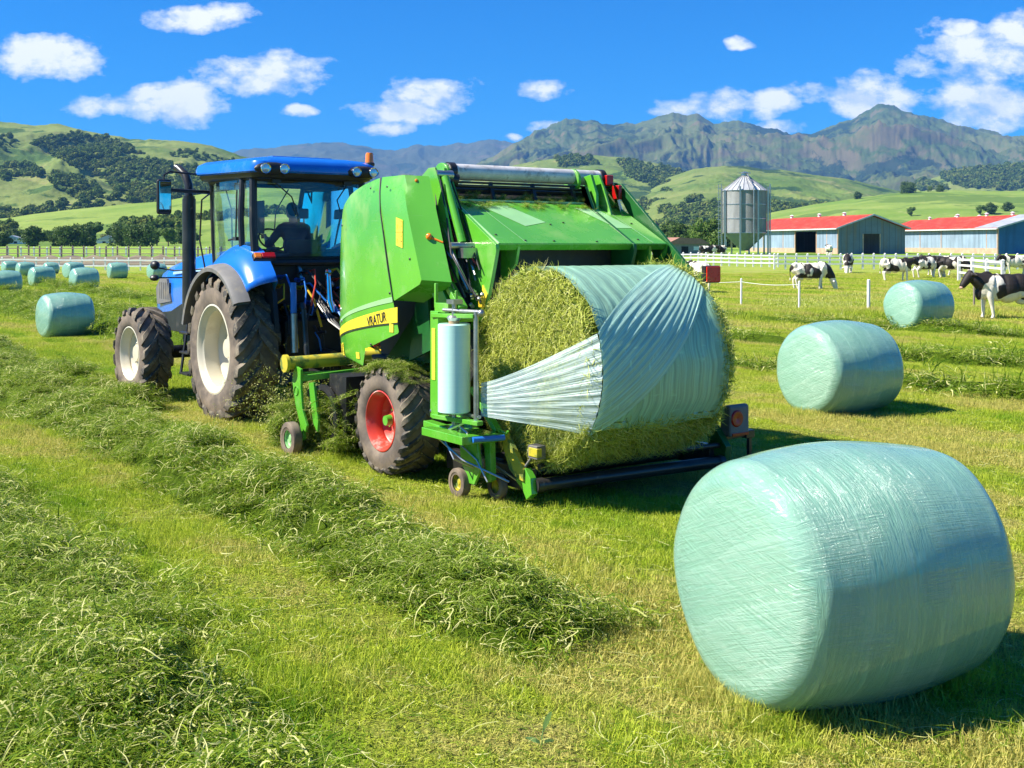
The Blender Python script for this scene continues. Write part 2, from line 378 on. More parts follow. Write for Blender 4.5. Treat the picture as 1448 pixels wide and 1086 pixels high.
def blade_mat(name, lay=False):
    t = NT(name); pos = t.N('ShaderNodeNewGeometry').outputs['Position']
    at = t.N('ShaderNodeAttribute', attribute_name='rnd').outputs['Fac']
    if lay:
        n = t.noise(pos, .9, 4)
        c = t.mix(t.math('POWER', at, 1.5), (.045,.12,.004), (.40,.48,.04)); c = t.mix(t.ramp(at, .76, .92), c, (.66,.64,.28))
        c = t.mix(t.math('MULTIPLY', t.ramp(n, .45, .7), .4), c, (.24,.33,.05))
    else:
        c, a = field_colour(t, pos, dark=1.15)
        c = t.mix(t.math('MULTIPLY', t.ramp(at, .2, 0), .6), c, (.07,.17,.01)); c = t.mix(t.math('MULTIPLY', t.ramp(at, .7, 1.), .7), c, (.48,.50,.14))
    tr = t.mix(.4, c, (.40,.60,.05))
    return t.pbr(c, .6, 0, None, spec=.12, trans=(.34, tr))
M['blade'] = blade_mat('grass_blades'); M['stalk'] = blade_mat('cut_grass_stalks', True)
def hay_mat(name, a, b, c3):
    t = NT(name); tc = t.N('ShaderNodeTexCoord').outputs['Object']
    n = t.noise(tc, 9, 8, .75, 1.5); n2 = t.noise(tc, 55, 5, .7, 2)
    c = t.mix(t.ramp(n, .35, .65), a, b); c = t.mix(t.ramp(n2, .52, .7), c, c3)
    return t.pbr(c, .9, 0, t.bump(t.math('ADD', n, n2), 1., .04), spec=.08)
M['bale_grass'] = hay_mat('bale_grass', (.03,.055,.004), (.17,.24,.02), (.38,.42,.09))
M['mound'] = hay_mat('windrow_grass', (.04,.08,.003), (.12,.20,.01), (.24,.32,.03))

def film_mat(name='mint_bale_film', streak=1.):
    t = NT(name); tc = t.N('ShaderNodeTexCoord').outputs['Object']
    sp = t.N('ShaderNodeSeparateXYZ'); t.L(tc, sp.inputs[0])
    ang = t.math('ARCTAN2', sp.outputs[2], sp.outputs[1])
    def comb(x, y, z):
        n = t.N('ShaderNodeCombineXYZ'); t.set(n.inputs[0], x); t.set(n.inputs[1], y); t.set(n.inputs[2], z); return n.outputs[0]
    circ = t.noise(comb(t.math('MULTIPLY', sp.outputs[0], 42), t.math('MULTIPLY', ang, 2.2), 0), 1, 5, .65, .6)     # creases round the barrel
    lens = t.noise(comb(t.math('MULTIPLY', sp.outputs[0], 2.2), t.math('MULTIPLY', ang, 46), 3), 1, 5, .6, .4)      # creases along it
    rot = t.N('ShaderNodeVectorRotate', rotation_type='X_AXIS'); t.L(tc, rot.inputs['Vector']); rot.inputs['Angle'].default_value = R_(-14)
    face = t.noise(t.vec(rot.outputs[0], (2, 2.2, 75)), 1, 6, .65, .5)
    rot2 = t.N('ShaderNodeVectorRotate', rotation_type='X_AXIS'); t.L(tc, rot2.inputs['Vector']); rot2.inputs['Angle'].default_value = R_(22)
    face2 = t.noise(t.vec(rot2.outputs[0], (2, 1.6, 34)), 1, 6, .65, .5)
    nm = t.N('ShaderNodeTexCoord').outputs['Normal']; ns = t.N('ShaderNodeSeparateXYZ'); t.L(nm, ns.inputs[0])
    isf = t.ramp(t.math('ABSOLUTE', ns.outputs[0]), .45, .85)
    pz = t.ramp(t.noise(tc, 2.6, 3), .42, .6); side = t.math('ADD', t.math('MULTIPLY', circ, .62), t.math('MULTIPLY', t.math('MULTIPLY', lens, pz), .55)); side = t.math('ADD', side, t.math('MULTIPLY', t.math('SUBTRACT', 1, pz), .27)); fc = t.math('ADD', t.math('MULTIPLY', face, .75), t.math('MULTIPLY', face2, .4))
    hm = t.N('ShaderNodeMix', data_type='FLOAT'); t.L(isf, hm.inputs[0]); t.L(side, hm.inputs[2]); t.L(fc, hm.inputs[3]); h = hm.outputs[0]
    def crease(n, k=7.): return t.math('POWER', t.math('SUBTRACT', 1, t.math('ABSOLUTE', t.math('MULTIPLY', t.math('SUBTRACT', n, .5), 2.4)), True), k)
    side = t.math('ADD', t.math('MULTIPLY', crease(circ), .7), t.math('MULTIPLY', t.math('MULTIPLY', crease(lens), pz), .7)); fc = t.math('ADD', t.math('MULTIPLY', crease(face), .6), t.math('MULTIPLY', crease(face2), .6))
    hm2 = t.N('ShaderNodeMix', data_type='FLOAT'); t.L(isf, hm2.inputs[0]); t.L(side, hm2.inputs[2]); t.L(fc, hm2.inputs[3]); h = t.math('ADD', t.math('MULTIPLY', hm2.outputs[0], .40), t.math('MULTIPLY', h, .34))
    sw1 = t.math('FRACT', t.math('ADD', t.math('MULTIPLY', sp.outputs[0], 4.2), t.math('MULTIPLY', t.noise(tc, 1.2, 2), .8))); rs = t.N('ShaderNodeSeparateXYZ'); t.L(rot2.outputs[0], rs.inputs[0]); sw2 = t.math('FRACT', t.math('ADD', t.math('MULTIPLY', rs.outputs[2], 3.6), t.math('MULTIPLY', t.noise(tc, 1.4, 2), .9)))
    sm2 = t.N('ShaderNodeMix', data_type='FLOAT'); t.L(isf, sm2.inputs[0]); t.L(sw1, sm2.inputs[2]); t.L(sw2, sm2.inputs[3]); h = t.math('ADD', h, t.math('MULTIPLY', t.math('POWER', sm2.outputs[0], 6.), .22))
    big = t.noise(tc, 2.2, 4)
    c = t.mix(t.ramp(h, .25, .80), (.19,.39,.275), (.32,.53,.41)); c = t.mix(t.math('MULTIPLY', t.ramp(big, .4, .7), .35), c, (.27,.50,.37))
    oi = t.N('ShaderNodeObjectInfo').outputs['Random']
    c = t.mix(t.math('MULTIPLY', oi, .25), c, (.30,.53,.41))
    h2 = t.math('ADD', h, t.math('MULTIPLY', t.noise(tc, 5, 3), 1.1))
    sm = t.N('ShaderNodeBump'); t.L(h2, sm.inputs['Height']); sm.inputs['Strength'].default_value = .7*streak; sm.inputs['Distance'].default_value = .014
    return t.pbr(c, .17, 0, sm.outputs[0], coat=.6, spec=.6)
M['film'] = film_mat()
def net_mat(name, col, direction):               # stretched film over the bale in the wrapper: lines along the pull
    t = NT(name); tc = t.N('ShaderNodeTexCoord').outputs['UV']
    mul = (3, 95, 1) if direction == 'len' else (3, 60, 1)
    n = t.noise(t.vec(tc, mul), 1, 5, .6, .3); n2 = t.noise(t.vec(tc, (40, 6, 1)), 1, 4)
    c = t.mix(t.ramp(n, .35, .65), tuple(k*.62 for k in col), col); c = t.mix(t.ramp(n2, .6, .75), c, tuple(min(1, k*1.15) for k in col))
    return t.pbr(c, .3, 0, t.bump(t.math('ADD', n, t.math('MULTIPLY', n2, .3)), .7, .012), coat=.12, trans=(.15, tuple(col)))
M['film_wrap'] = net_mat('wrapped_film', (.40,.70,.50), 'circ'); M['film_band'] = net_mat('stretched_film_band', (.50,.80,.66), 'len')
def fan_mat():
    t = NT('stretched_film_fan'); tc = t.N('ShaderNodeTexCoord').outputs['UV']
    n = t.noise(t.vec(tc, (2.5, 48, 1)), 1, 5, .6, .3)
    c = t.mix(t.ramp(n, .35, .65), (.42,.60,.56), (.75,.88,.86))
    p = t.N('ShaderNodeBsdfPrincipled'); t.L(c, p.inputs['Base Color']); p.inputs['Roughness'].default_value = .3; t.L(t.bump(n, .9, .01), p.inputs['Normal'])
    tr = t.N('ShaderNodeBsdfTransparent'); mx = t.N('ShaderNodeMixShader'); t.L(t.math('ADD', t.math('MULTIPLY', t.ramp(n, .3, .7), .5), .38), mx.inputs[0])
    t.L(tr.outputs[0], mx.inputs[1]); t.L(p.outputs[0], mx.inputs[2]); t.L(mx.outputs[0], t.out.inputs[0]); return t.m
M['fan'] = fan_mat()

# ------------------------------------------------------------------ ground, hills, mountains
def axis_pts(lo, hi, n, k=5):
    t = np.linspace(-1, 1, n); v = np.sinh(t*k)/math.sinh(k); return np.where(v < 0, -v*lo, v*hi)
def terrain():
    xs = axis_pts(-5000, 5000, 301, 6.5); ys = np.concatenate([np.linspace(-40, 4, 12), 4+(np.exp(np.linspace(0, 6.6, 330))-1)/(math.exp(6.6)-1)*6500])
    X, Y = np.meshgrid(xs, ys); Z = gz(X, Y)
    V = np.stack([X, Y, Z], -1).reshape(-1, 3); n, m = X.shape
    i, j = np.meshgrid(np.arange(n-1), np.arange(m-1), indexing='ij'); a = (i*m+j).ravel()
    me = mesh_np('ground', V, np.stack([a, a+1, a+m+1, a+m], -1), mat=M['ground']); me.shade_smooth()
    o = bpy.data.objects.new('ground', me); COL.objects.link(o); tag(o, kind='structure')
terrain()

def hill_mat(name, g1, g2, tan, rock, woods, wscale, scale, rocky=0., gk=.35):
    t = NT(name); g = t.N('ShaderNodeNewGeometry'); pos = g.outputs['Position']
    p = t.vec(pos, (scale,)*3); n = t.noise(p, 1, 8, .6); n2 = t.noise(p, 3.7, 8, .65)
    c = t.mix(t.ramp(n, .35, .62), g1, g2); c = t.mix(t.math('MULTIPLY', t.ramp(n2, .55, .7), .65), c, tan)
    sp = t.N('ShaderNodeSeparateXYZ'); t.L(g.outputs['Normal'], sp.inputs[0]); gu = t.N('ShaderNodeAttribute', attribute_name='gully').outputs['Fac']
    if rocky: c = t.mix(t.math('MULTIPLY', t.math('MULTIPLY', t.ramp(sp.outputs[2], .86, .60), t.ramp(n2, .35, .55)), rocky), c, rock)
    wd = t.noise(t.vec(pos, (wscale,)*3, (40,0,0)), 1, 9, .68)
    wd = t.math('ADD', wd, t.math('MULTIPLY', t.math('SUBTRACT', .47, gu), gk)); c = t.mix(t.math('MULTIPLY', t.ramp(wd, .51, .55), .9), c, woods)
    if rocky: c = t.mix(t.math('MULTIPLY', t.ramp(t.math('ADD', gu, t.math('MULTIPLY', t.noise(p, 9, 6, .7), .5)), .97, 1.10), rocky), c, rock)
    return t.pbr(c, .9, 0, t.bump(t.noise(p, 14, 6, .7), .7, .25/scale*.05), spec=.1)
HG = dict(g1=(.09,.15,.025), g2=(.18,.22,.055), tan=(.30,.26,.11), rock=(.30,.24,.19), woods=(.022,.055,.014))
M['hill_l'] = hill_mat('left_hill_grass', wscale=.012, scale=.006, **{**HG, 'woods': (.05,.10,.02)}); M['hill_field'] = hill_mat('hill_field_grass', (.14,.23,.035), (.23,.30,.06), (.33,.31,.12), (.3,.3,.2), (.10,.17,.03), .006, .012, gk=0)
M['hill_m'] = hill_mat('right_hill_grass', wscale=.009, scale=.005, **HG)
M['mtn'] = hill_mat('mountain_slopes', (.05,.078,.018), (.10,.118,.035), (.17,.13,.07), (.15,.11,.065), (.015,.03,.014), .006, .0022, rocky=.7, gk=.8)
M['mtn_far'] = hill_mat('far_mountain_slopes', (.05,.06,.035), (.075,.08,.04), (.13,.10,.07), (.15,.11,.09), (.02,.035,.02), .002, .0015, rocky=.7)
HILLS = {}
def hill(name, sil, D0, D1, m, amp, freq, seed, cols=420, rows=90, expo=1.5, rough=0., back=.3):
    px = np.linspace(sil[0][0], sil[-1][0], cols); py = np.interp(px, [p[0] for p in sil], [p[1] for p in sil])
    k = np.ones(5)/5; py[2:-2] = np.convolve(py, k, 'valid')
    py = py+rough*(fbm(px/38, px*0+seed, 5, seed, True)-.55)*2
    a = (px-724)/FPX; v = np.concatenate([np.linspace(0, 1, rows), 1+np.linspace(.04, back, 10)])
    A, Vv = np.meshgrid(a, v); PX = np.broadcast_to(px, A.shape)
    Y = D0+(D1-D0)*Vv; X = A*Y
    zr = np.broadcast_to(HC+(HZ-py)/FPX*D1, A.shape)
    s = np.where(Vv <= 1, Vv**expo, 1-2.2*(Vv-1)**1.3)
    wx = fbm(X*freq*.7, Y*freq*.7, 3, seed+5)*1.3
    N = fbm(X*freq+wx, Y*freq*.6+wx*.6, 8, seed, True, .56)-.60
    env = np.clip(3.2*Vv*(1.06-Vv), 0, 1)**.8
    z = 1.5+(zr-1.5)*s+N*amp*env
    lim = HC+(zr-HC)/D1*Y                            # stays under its own skyline
    sf = amp*.10*env+.01; z = np.where((Vv < 1) & (Vv > .3), lim-sf*np.logaddexp(0, (lim-z)/sf)*1.0+(lim-z)*0, z) if False else np.where((Vv < 1) & (Vv > .3) & (z > lim), lim-(z-lim)*.6, z); z = np.maximum(z, -3)
    V = np.stack([X, Y, z], -1); n, mm = X.shape
    i, j = np.meshgrid(np.arange(n-1), np.arange(mm-1), indexing='ij'); q = (i*mm+j).ravel()
    me = mesh_np(name, V.reshape(-1, 3), np.stack([q, q+1, q+mm+1, q+mm], -1), attrs={'gully': ('FLOAT', (N+.5).ravel())}, mat=m); me.shade_smooth()
    o = bpy.data.objects.new(name, me); COL.objects.link(o); tag(o, kind='structure')
    P = np.stack([724+FPX*X/Y, HZ-FPX*(z-HC)/Y], -1); HILLS[name+str(seed)] = (V[:rows], P[:rows])
    return o
hill('mountain_ridge', [(100,250),(250,235),(340,214),(400,208),(480,203),(520,208),(560,212),(590,205),(625,208),(660,203),(700,199),(740,206),(800,215),(900,225),(1100,230)], 4200, 7500, M['mtn_far'], 300, .0014, 31, rough=3)
hill('mountain_ridge', [(480,262),(560,250),(640,236),(690,222),(720,207),(770,180),(800,167),(822,171),(845,166),(868,174),(910,170),(950,164),(985,167),(1012,176),(1045,170),(1080,176),(1110,182),(1145,188),(1180,180),(1212,164),(1245,150),(1275,155),(1300,163),(1330,172),(1380,181),(1420,190),(1448,188),(1540,200),(1700,230),(1900,260)], 2300, 5000, M['mtn'], 300, .0026, 12, cols=900, rows=260, expo=1.25, rough=5)
hill('hill', [(620,262),(690,243),(760,226),(840,221),(890,224),(930,233),(1000,262),(1060,290),(1120,310),(1200,330)], 900, 2100, M['hill_m'], 42, .006, 21, rows=120, expo=1.4, rough=1)
hill('hill', [(880,292),(930,258),(980,240),(1020,235),(1060,236),(1130,243),(1200,254),(1270,270),(1330,286),(1400,300),(1500,320)], 800, 1800, M['hill_m'], 34, .006, 8, rows=120, expo=1.4, rough=1)
hill('hill', [(1180,330),(1230,300),(1290,262),(1330,250),(1380,240),(1448,236),(1520,238),(1700,250),(1900,290)], 1500, 2400, M['hill_m'], 60, .005, 77, rows=120, expo=1.3, rough=1.5)
hill('hill', [(880,346),(930,315),(980,292),(1030,275),(1065,268),(1100,290),(1160,320),(1250,335)], 600, 1300, M['hill_m'], 18, .008, 15, rows=80)
hill('hill', [(950,330),(1020,314),(1080,302),(1150,289),(1220,279),(1290,271),(1350,269),(1448,271),(1550,262),(1700,270),(1950,300)], 350, 1000, M['hill_field'], 9, .007, 5, rows=80, rough=.3)
hill('hill', [(-700,240),(-400,200),(-150,180),(-60,174),(0,172),(75,178),(150,186),(200,194),(240,199),(290,207),(340,222),(400,246),(450,268),(520,296),(600,325),(700,338)], 700, 1600, M['hill_l'], 48, .0065, 3, cols=560, rows=150, expo=1.35, rough=1.2)
hill('hill', [(-700,330),(-300,322),(0,309),(50,302),(100,297),(170,290),(230,284),(300,272),(360,266),(430,264),(520,272),(620,300),(760,335)], 330, 700, M['hill_field'], 5, .008, 9, rows=70, rough=.2)

# ------------------------------------------------------------------ scatter by geometry nodes
def scatter(name, P, R, S, I, sources, **k):
    P = np.asarray(P, float); me = bpy.data.meshes.new(name)
    me.vertices.add(len(P)); me.vertices.foreach_set('co', P.astype(np.float32).ravel())
    for an, ty, d in (('rot', 'FLOAT_VECTOR', R), ('scl', 'FLOAT_VECTOR', S), ('idx', 'INT', I)):
        a = me.attributes.new(an, ty, 'POINT'); a.data.foreach_set('vector' if ty == 'FLOAT_VECTOR' else 'value', np.ascontiguousarray(d).ravel())
    o = bpy.data.objects.new(name, me); COL.objects.link(o)
    ng = bpy.data.node_groups.new('scatter', 'GeometryNodeTree'); ng.interface.new_socket('Geometry', in_out='INPUT', socket_type='NodeSocketGeometry'); ng.interface.new_socket('Geometry', in_out='OUTPUT', socket_type='NodeSocketGeometry')
    N = ng.nodes.new; L = ng.links.new
    gi = N('NodeGroupInput'); go = N('NodeGroupOutput'); ip = N('GeometryNodeInstanceOnPoints'); ci = N('GeometryNodeCollectionInfo')
    ci.inputs[0].default_value = sources; ci.inputs[1].default_value = True; ci.inputs[2].default_value = True
    L(gi.outputs[0], ip.inputs['Points']); L(ci.outputs[0], ip.inputs['Instance']); ip.inputs['Pick Instance'].default_value = True
    for an, dt, sk in (('rot', 'FLOAT_VECTOR', 'Rotation'), ('scl', 'FLOAT_VECTOR', 'Scale'), ('idx', 'INT', 'Instance Index')):
        na = N('GeometryNodeInputNamedAttribute'); na.data_type = dt; na.inputs[0].default_value = an; L(na.outputs[0], ip.inputs[sk])
    L(ip.outputs[0], go.inputs[0]); md = o.modifiers.new('scatter', 'NODES'); md.node_group = ng
    return tag(o, kind='stuff', **k)
def srcs(name, meshes):
    c = bpy.data.collections.new(name)
    for i, me in enumerate(meshes):
        o = bpy.data.objects.new('%s_%02d' % (name, i), me); c.objects.link(o)
    return c
def blades(name, n, area, lmin, lmax, wd, lean, m, seed, lay=0., curl=.5, segs=3, disc=False, zmax=0.):
    r = np.random.default_rng(seed)
    if disc:
        ra = area/2*np.sqrt(r.random(n)); an = r.random(n)*2*PI; bx, by = ra*np.cos(an), ra*np.sin(an)
    else: bx, by = (r.random((2, n))-.5)*area
    # tufting: pull bases toward random centres
    if not disc:
        cx, cy = (r.random((2, 60))-.5)*area; k = r.integers(0, 60, n); f = r.random(n)*.45; bx = bx*(1-f)+cx[k]*f; by = by*(1-f)+cy[k]*f
    L = lmin+(lmax-lmin)*r.random(n)**1.4; az = r.random(n)*2*PI; el = np.clip(PI/2-np.abs(r.normal(0, lean, n)), .05, PI/2)
    flat = r.random(n) < lay; el = np.where(flat, r.random(n)*.35-.05, el)
    bz = np.where(flat, r.random(n)*(.03+zmax), 0.)
    W = wd*(.6+.8*r.random(n)); faz = az+r.normal(0, .7, n)
    p = np.stack([bx, by, bz], -1); V = []; d_el = el.copy(); d_az = az.copy(); turn = r.normal(0, curl, n)
    sx = np.stack([-np.sin(faz), np.cos(faz), r.normal(0, .25, n)], -1)
    for s in range(segs+1):
        ww = (W*(1-(s/segs)**1.6)/2+.0004)[:, None]
        V += [p-sx*ww, p+sx*ww]
        step = (L/segs)[:, None]; p = p+np.stack([np.cos(d_el)*np.cos(d_az), np.cos(d_el)*np.sin(d_az), np.sin(d_el)], -1)*step
        d_el = d_el-np.abs(r.normal(.32, .2, n))*(1 if not lay else .7); d_az = d_az+turn*(1.6/segs)
        if disc or lay: p[:, 2] = np.maximum(p[:, 2], .004)
    V = np.stack(V, 1); K = 2*(segs+1); F = []
    b = np.arange(n)*K
    for s in range(segs): F.append(np.stack([b+2*s, b+2*s+1, b+2*s+3, b+2*s+2], -1))
    rv = np.repeat(r.random(n), K)
    me = mesh_np(name, V.reshape(-1, 3), np.concatenate(F), attrs={'rnd': ('FLOAT', rv)}, mat=m)
    return me

# ------------------------------------------------------------------ sward of the mown field
tiles = [blades('grass_tile', 1500, .62, .035, .085, .0052, .55, M['blade'], 10+i, lay=.22, curl=.5) for i in range(3)]      # short lush
tiles += [blades('grass_tile', 1100, .62, .02, .055, .0045, .75, M['blade'], 20+i, lay=.5, curl=.7) for i in range(3)]        # thin, dry, flattened
tiles += [blades('grass_tile', 1300, 1.7, .05, .12, .013, .6, M['blade'], 30+i, lay=.25, curl=.5, segs=2) for i in range(2)]  # farther off
tile_col = srcs('grass_tile', tiles)
def sward():
    P = []; S = []; I = []; R = []
    y = 2.6
    sp = .40
    while y < 31:
        half = .47*y+2.2; xs = np.arange(-half, half, sp)
        for x in xs:
            X = x+random.uniform(-.12, .12); Y = y+random.uniform(-.12, .12)
            lush = float(fbm(X*.8, Y*.8, 3, 4)); P.append((X, Y, 0)); I.append(random.randrange(3) if lush > .46 else 3+random.randrange(3))
            k = .45+1.25*float(fbm(X*1.9, Y*1.9, 3, 14)); S.append((1.05, 1.05, k*random.uniform(.8, 1.2))); R.append((0, 0, random.uniform(0, 6.28)))
        y += sp
    sp = 1.15; y = 31
    while y < 82:
        half = .47*y+4; xs = np.arange(-half, half, sp)
        for x in xs:
            X = x+random.uniform(-.3, .3); Y = y+random.uniform(-.3, .3); P.append((X, Y, 0)); I.append(6+random.randrange(2))
            k = 1+.35*(y > 52); S.append((k, k, random.uniform(.6, 1.1))); R.append((0, 0, random.uniform(0, 6.28)))
        y += sp
        if y > 52: sp = 1.5
    P = np.array(P); P[:, 2] = gz(P[:, 0], P[:, 1])-.006
    scatter('grass', P, R, S, I, tile_col, label='short bright green mown grass covering the hayfield', cat='grass')
sward()

# ------------------------------------------------------------------ windrows of cut grass
tang = [blades('grass_tangle', 200, .42, .07, .24, .0062, 1.1, M['stalk'], 50+i, lay=.9, curl=1.3, segs=6, disc=True, zmax=.05) for i in range(4)]
tang += [blades('grass_tangle', 150, 1.0, .15, .4, .017, .9, M['stalk'], 60+i, lay=.75, curl=1., segs=4, disc=True, zmax=.09) for i in range(2)]
tang_col = srcs('grass_tangle', tang)
def windrow(u, s0, s1, width, hgt, label, seed, cell=.09, dens=22, wig=.12, far=False):
    S = np.arange(s0, s1, cell*(1 if not far else 3)); C = np.linspace(-1, 1, 23 if not far else 11)
    def hfun(c, s):
        e = np.clip(np.minimum((s-s0)/.9, (s1-s)/.9), 0, 1)
        h = np.cos(np.clip(c, -1, 1)*PI/2)**1.3*hgt*(.15+1.35*vnoise(s*1.1, s*0+seed, seed)+.45*vnoise(s*2.6, c*2+9, seed+1))+.08*hgt*vnoise(s*9, c*6, seed+2)
        return h*np.sqrt(e)-.02
    def ctr(s): return u+wig*(vnoise(s*.35, s*0+seed, seed+7)-.5)*2+.1*(vnoise(s*1.3, s*0, seed+8)-.5)
    SS, CC = np.meshgrid(S, C, indexing='ij'); wv = width*(.75+.5*vnoise(SS*.6, SS*0, seed+3))
    U = ctr(SS)+CC*wv; X = U*RT[0]+SS*FW[0]; Y = U*RT[1]+SS*FW[1]; Z = gz(X, Y)+hfun(CC, SS)
    n, m = X.shape; i, j = np.meshgrid(np.arange(n-1), np.arange(m-1), indexing='ij'); q = (i*m+j).ravel()
    root = empty('windrow', (0, 0, 0)); tag(root, label, 'windrow', 'windrows of cut grass lying on the field')
    me = mesh_np('cut_grass_heap', np.stack([X, Y, Z], -1).reshape(-1, 3), np.stack([q, q+1, q+m+1, q+m], -1), mat=M['mound']); me.shade_smooth()
    o = bpy.data.objects.new('cut_grass_heap', me); COL.objects.link(o); o.parent = root
    r = np.random.default_rng(seed); N = int((s1-s0)*width*2*dens); c = np.clip(r.normal(0, .52, N), -1.3, 1.3); s = s0+(s1-s0)*r.random(N)
    wv = width*(.75+.5*vnoise(s*.6, s*0, seed+3)); U = ctr(s)+c*wv
    X = U*RT[0]+s*FW[0]; Y = U*RT[1]+s*FW[1]; Z = gz(X, Y)+np.maximum(hfun(c, s), 0)-.01
    tilt = c*.5*(hgt/.25)
    R = np.stack([tilt*math.sin(TH)*.5+r.normal(0, .2, N), -tilt*.4+r.normal(0, .2, N), r.random(N)*6.28], -1)
    sc = (.75+.5*r.random(N))[:, None]*np.ones((1, 3)); idx = (4+r.integers(0, 2, N)) if far else r.integers(0, 4, N)
    st = scatter('loose_stalks', np.stack([X, Y, Z], -1), R, sc, idx.astype(np.int32), tang_col); st.parent = root
W = windrow
W(4.0, 5.1, 30, .50, .26, 'long thick windrow of cut grass running from the middle foreground to the left edge', 1, dens=40)
W(1.65, 1.0, 16, .64, .32, 'tangled windrow of cut grass filling the bottom left corner', 2, dens=40)
W(5.0, 15.6, 42, .42, .25, 'windrow of cut grass just left of the tractor front wheel', 3, dens=16)
W(8.9, 23, 60, .6, .26, 'windrow of cut grass beyond the tractor in front of the left round bale', 4, dens=3, far=True)
W(11.4, 27, 70, .6, .26, 'windrow of cut grass behind the left round bale', 5, dens=3, far=True)
W(16.3, 2.5, 30, .5, .12, 'low windrow of cut grass beyond the middle right bale', 6, dens=4, far=True)
W(20.3, 2, 34, .55, .14, 'windrow of cut grass crossing between the two smaller right bales', 7, dens=4, far=True)
W(26.5, -2, 40, .55, .16, 'windrow of cut grass behind the middle right bale', 8, dens=3, far=True)
W(15.0, 36, 80, .6, .26, 'distant windrow among the far left bales', 9, dens=2, far=True)
def straw_litter():                                # loose pale stalks strewn over the sward
    r = np.random.default_rng(5); N = 3200; Y = 4+16*r.random(N)**1.1; X = (r.random(N)-.5)*(Y+2)
    scatter('loose_grass', np.stack([X, Y, gz(X, Y)+.03], -1), np.stack([r.normal(0, .1, N), r.normal(0, .1, N), r.random(N)*6.28], -1), (.7+.5*r.random(N))[:, None]*np.array([[1.2, 1.2, .4]]),
            r.integers(0, 2, N).astype(np.int32), srcs('grass_litter', [blades('grass_litter', 16, .6, .06, .2, .0055, .9, M['stalk'], 80+i, lay=1., curl=1., segs=5, disc=True) for i in range(2)]), label='loose cut stalks strewn over the mown grass', cat='cut grass')
straw_litter()
def bale_fringe():                                 # longer blades standing against the foot of the near bales
    r = np.random.default_rng(6); P = []
    for (cx, cy, rz, L, D, n) in ((1.77, 6.06, 25, 1.4, .95, 150), (4.60, 15.9, 29, 1.4, .95, 70)):
        c, s = math.cos(R_(rz)), math.sin(R_(rz))
        for k in range(n):
            t = r.uniform(-1, 1)
            lx, ly = (L/2*t, -D/2*.62-abs(r.normal(0, .06))) if r.random() < .6 else (-L/2-.02-abs(r.normal(0, .05)), D/2*.8*t)
            P.append((cx+lx*c-ly*s, cy+lx*s+ly*c, 0))
    P = np.array(P); P[:, 2] = gz(P[:, 0], P[:, 1])-.01; N = len(P)
    src = srcs('fringe_tufts', [blades('fringe_tuft', 45, .16, .05, .15, .0055, .45, M['blade'], 170+i, lay=.1, curl=.6, disc=True) for i in range(3)])
    scatter('grass_fringe', P, np.stack([np.zeros(N), np.zeros(N), r.random(N)*6.28], -1), (.7+.5*r.random(N))[:, None]*np.ones((1, 3)), r.integers(0, 3, N).astype(np.int32), src, label='longer grass blades standing against the foot of the near bales', cat='grass')
bale_fringe()
def weed():
    mb = MB(); X, Y, Z = ground_at(765, 1058); root = empty('weed', (X, Y, Z), .3, label='pale broad leaved weed standing alone in the foreground grass', cat='weed')
    def leaf(name, b, d, L, wd):
        mb = MB(); b = Vector(b); d = Vector(d).normalized(); sd_ = d.cross(Vector((.3,-1,.2))).normalized(); P = []
        for i in range(9):
            t = i/8; c = b+d*L*t+Vector((0,0,-.25*L*t*t)); ww = wd*math.sin(PI*min(1, t*.93+.05))**.8*(1-t*.2)
            P.append([c-sd_*ww, c-sd_*ww*.5+Vector((0,0,-.004)), c+Vector((0,0,-.008)), c+sd_*ww*.5+Vector((0,0,-.004)), c+sd_*ww])
        mb.grid(P); mb.build(name, leafm, root)
    t = NT('weed_leaf'); leafm = t.pbr((.30,.46,.16), .45, trans=(.3, (.4,.6,.15)))
    MB().tube([(0,0,0),(.005,0,.05),(.012,0,.09)], [.003,.0025,.002], 6).build('stem', leafm, root)
    leaf('leaf', (.012,0,.08), (.35,0,1), .12, .018); leaf('leaf', (.0,0,.02), (-.8,.2,.6), .09, .011); leaf('leaf', (.0,0,.02), (.9,-.2,.5), .07, .009)
weed()

# ------------------------------------------------------------------ wrapped round bales
def bale_mesh(D, L, seed):
    """barrel with soft shoulders, axis along x, resting on z=0 at its flattened belly"""
    r = np.random.default_rng(seed); n = 120; prof = []
    R = D/2; sh = .17
    pts = []
    for i in range(10): pts.append((-L/2-.035*(1-(i/10)**2), (R-sh)*i/10))          # slightly domed face
    for i in range(13):
        a = PI/2*i/12; pts.append((-L/2+sh*.95*(1-math.cos(a)), R-sh-.02+(sh)*math.sin(a)))
    for i in range(1, 12): pts.append((-L/2+sh*.95+(L/2-sh*.95)*i/12*1.0, R-.02+.045*math.sin(PI/2*i/12)))
    full = pts+[(0, R+.025)]+[(-a, b) for a, b in pts[::-1]]
    P = []
    for (x, rr) in full:
        row = []
        for k in range(n):
            th = 2*PI*k/n; q = rr*(1+.012*math.sin(3*th+seed)+.008*math.sin(5*th+2*seed+x*2)+.01*(float(vnoise(th*2.5+seed*9, x*3, seed))-.5)*2)
            y = q*math.cos(th); z = q*math.sin(th)
            z = max(z, -R*.955+.02*(abs(x)/L)) ; row.append((x+.012*(float(vnoise(y*3+9, z*3, seed+3))-.5), y, z))
        P.append(row)
    mb = MB(); mb.grid(P, closed=True); mb.v = [(a, b, c) for a, b, c in mb.v]
    return mb, R*.955
def make_bale(D=1.3, L=1.42, seed=1):
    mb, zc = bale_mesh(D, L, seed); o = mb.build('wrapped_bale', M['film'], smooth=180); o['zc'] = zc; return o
b0 = make_bale(1.30, 1.40, 1); b1 = make_bale(1.30, 1.36, 4)
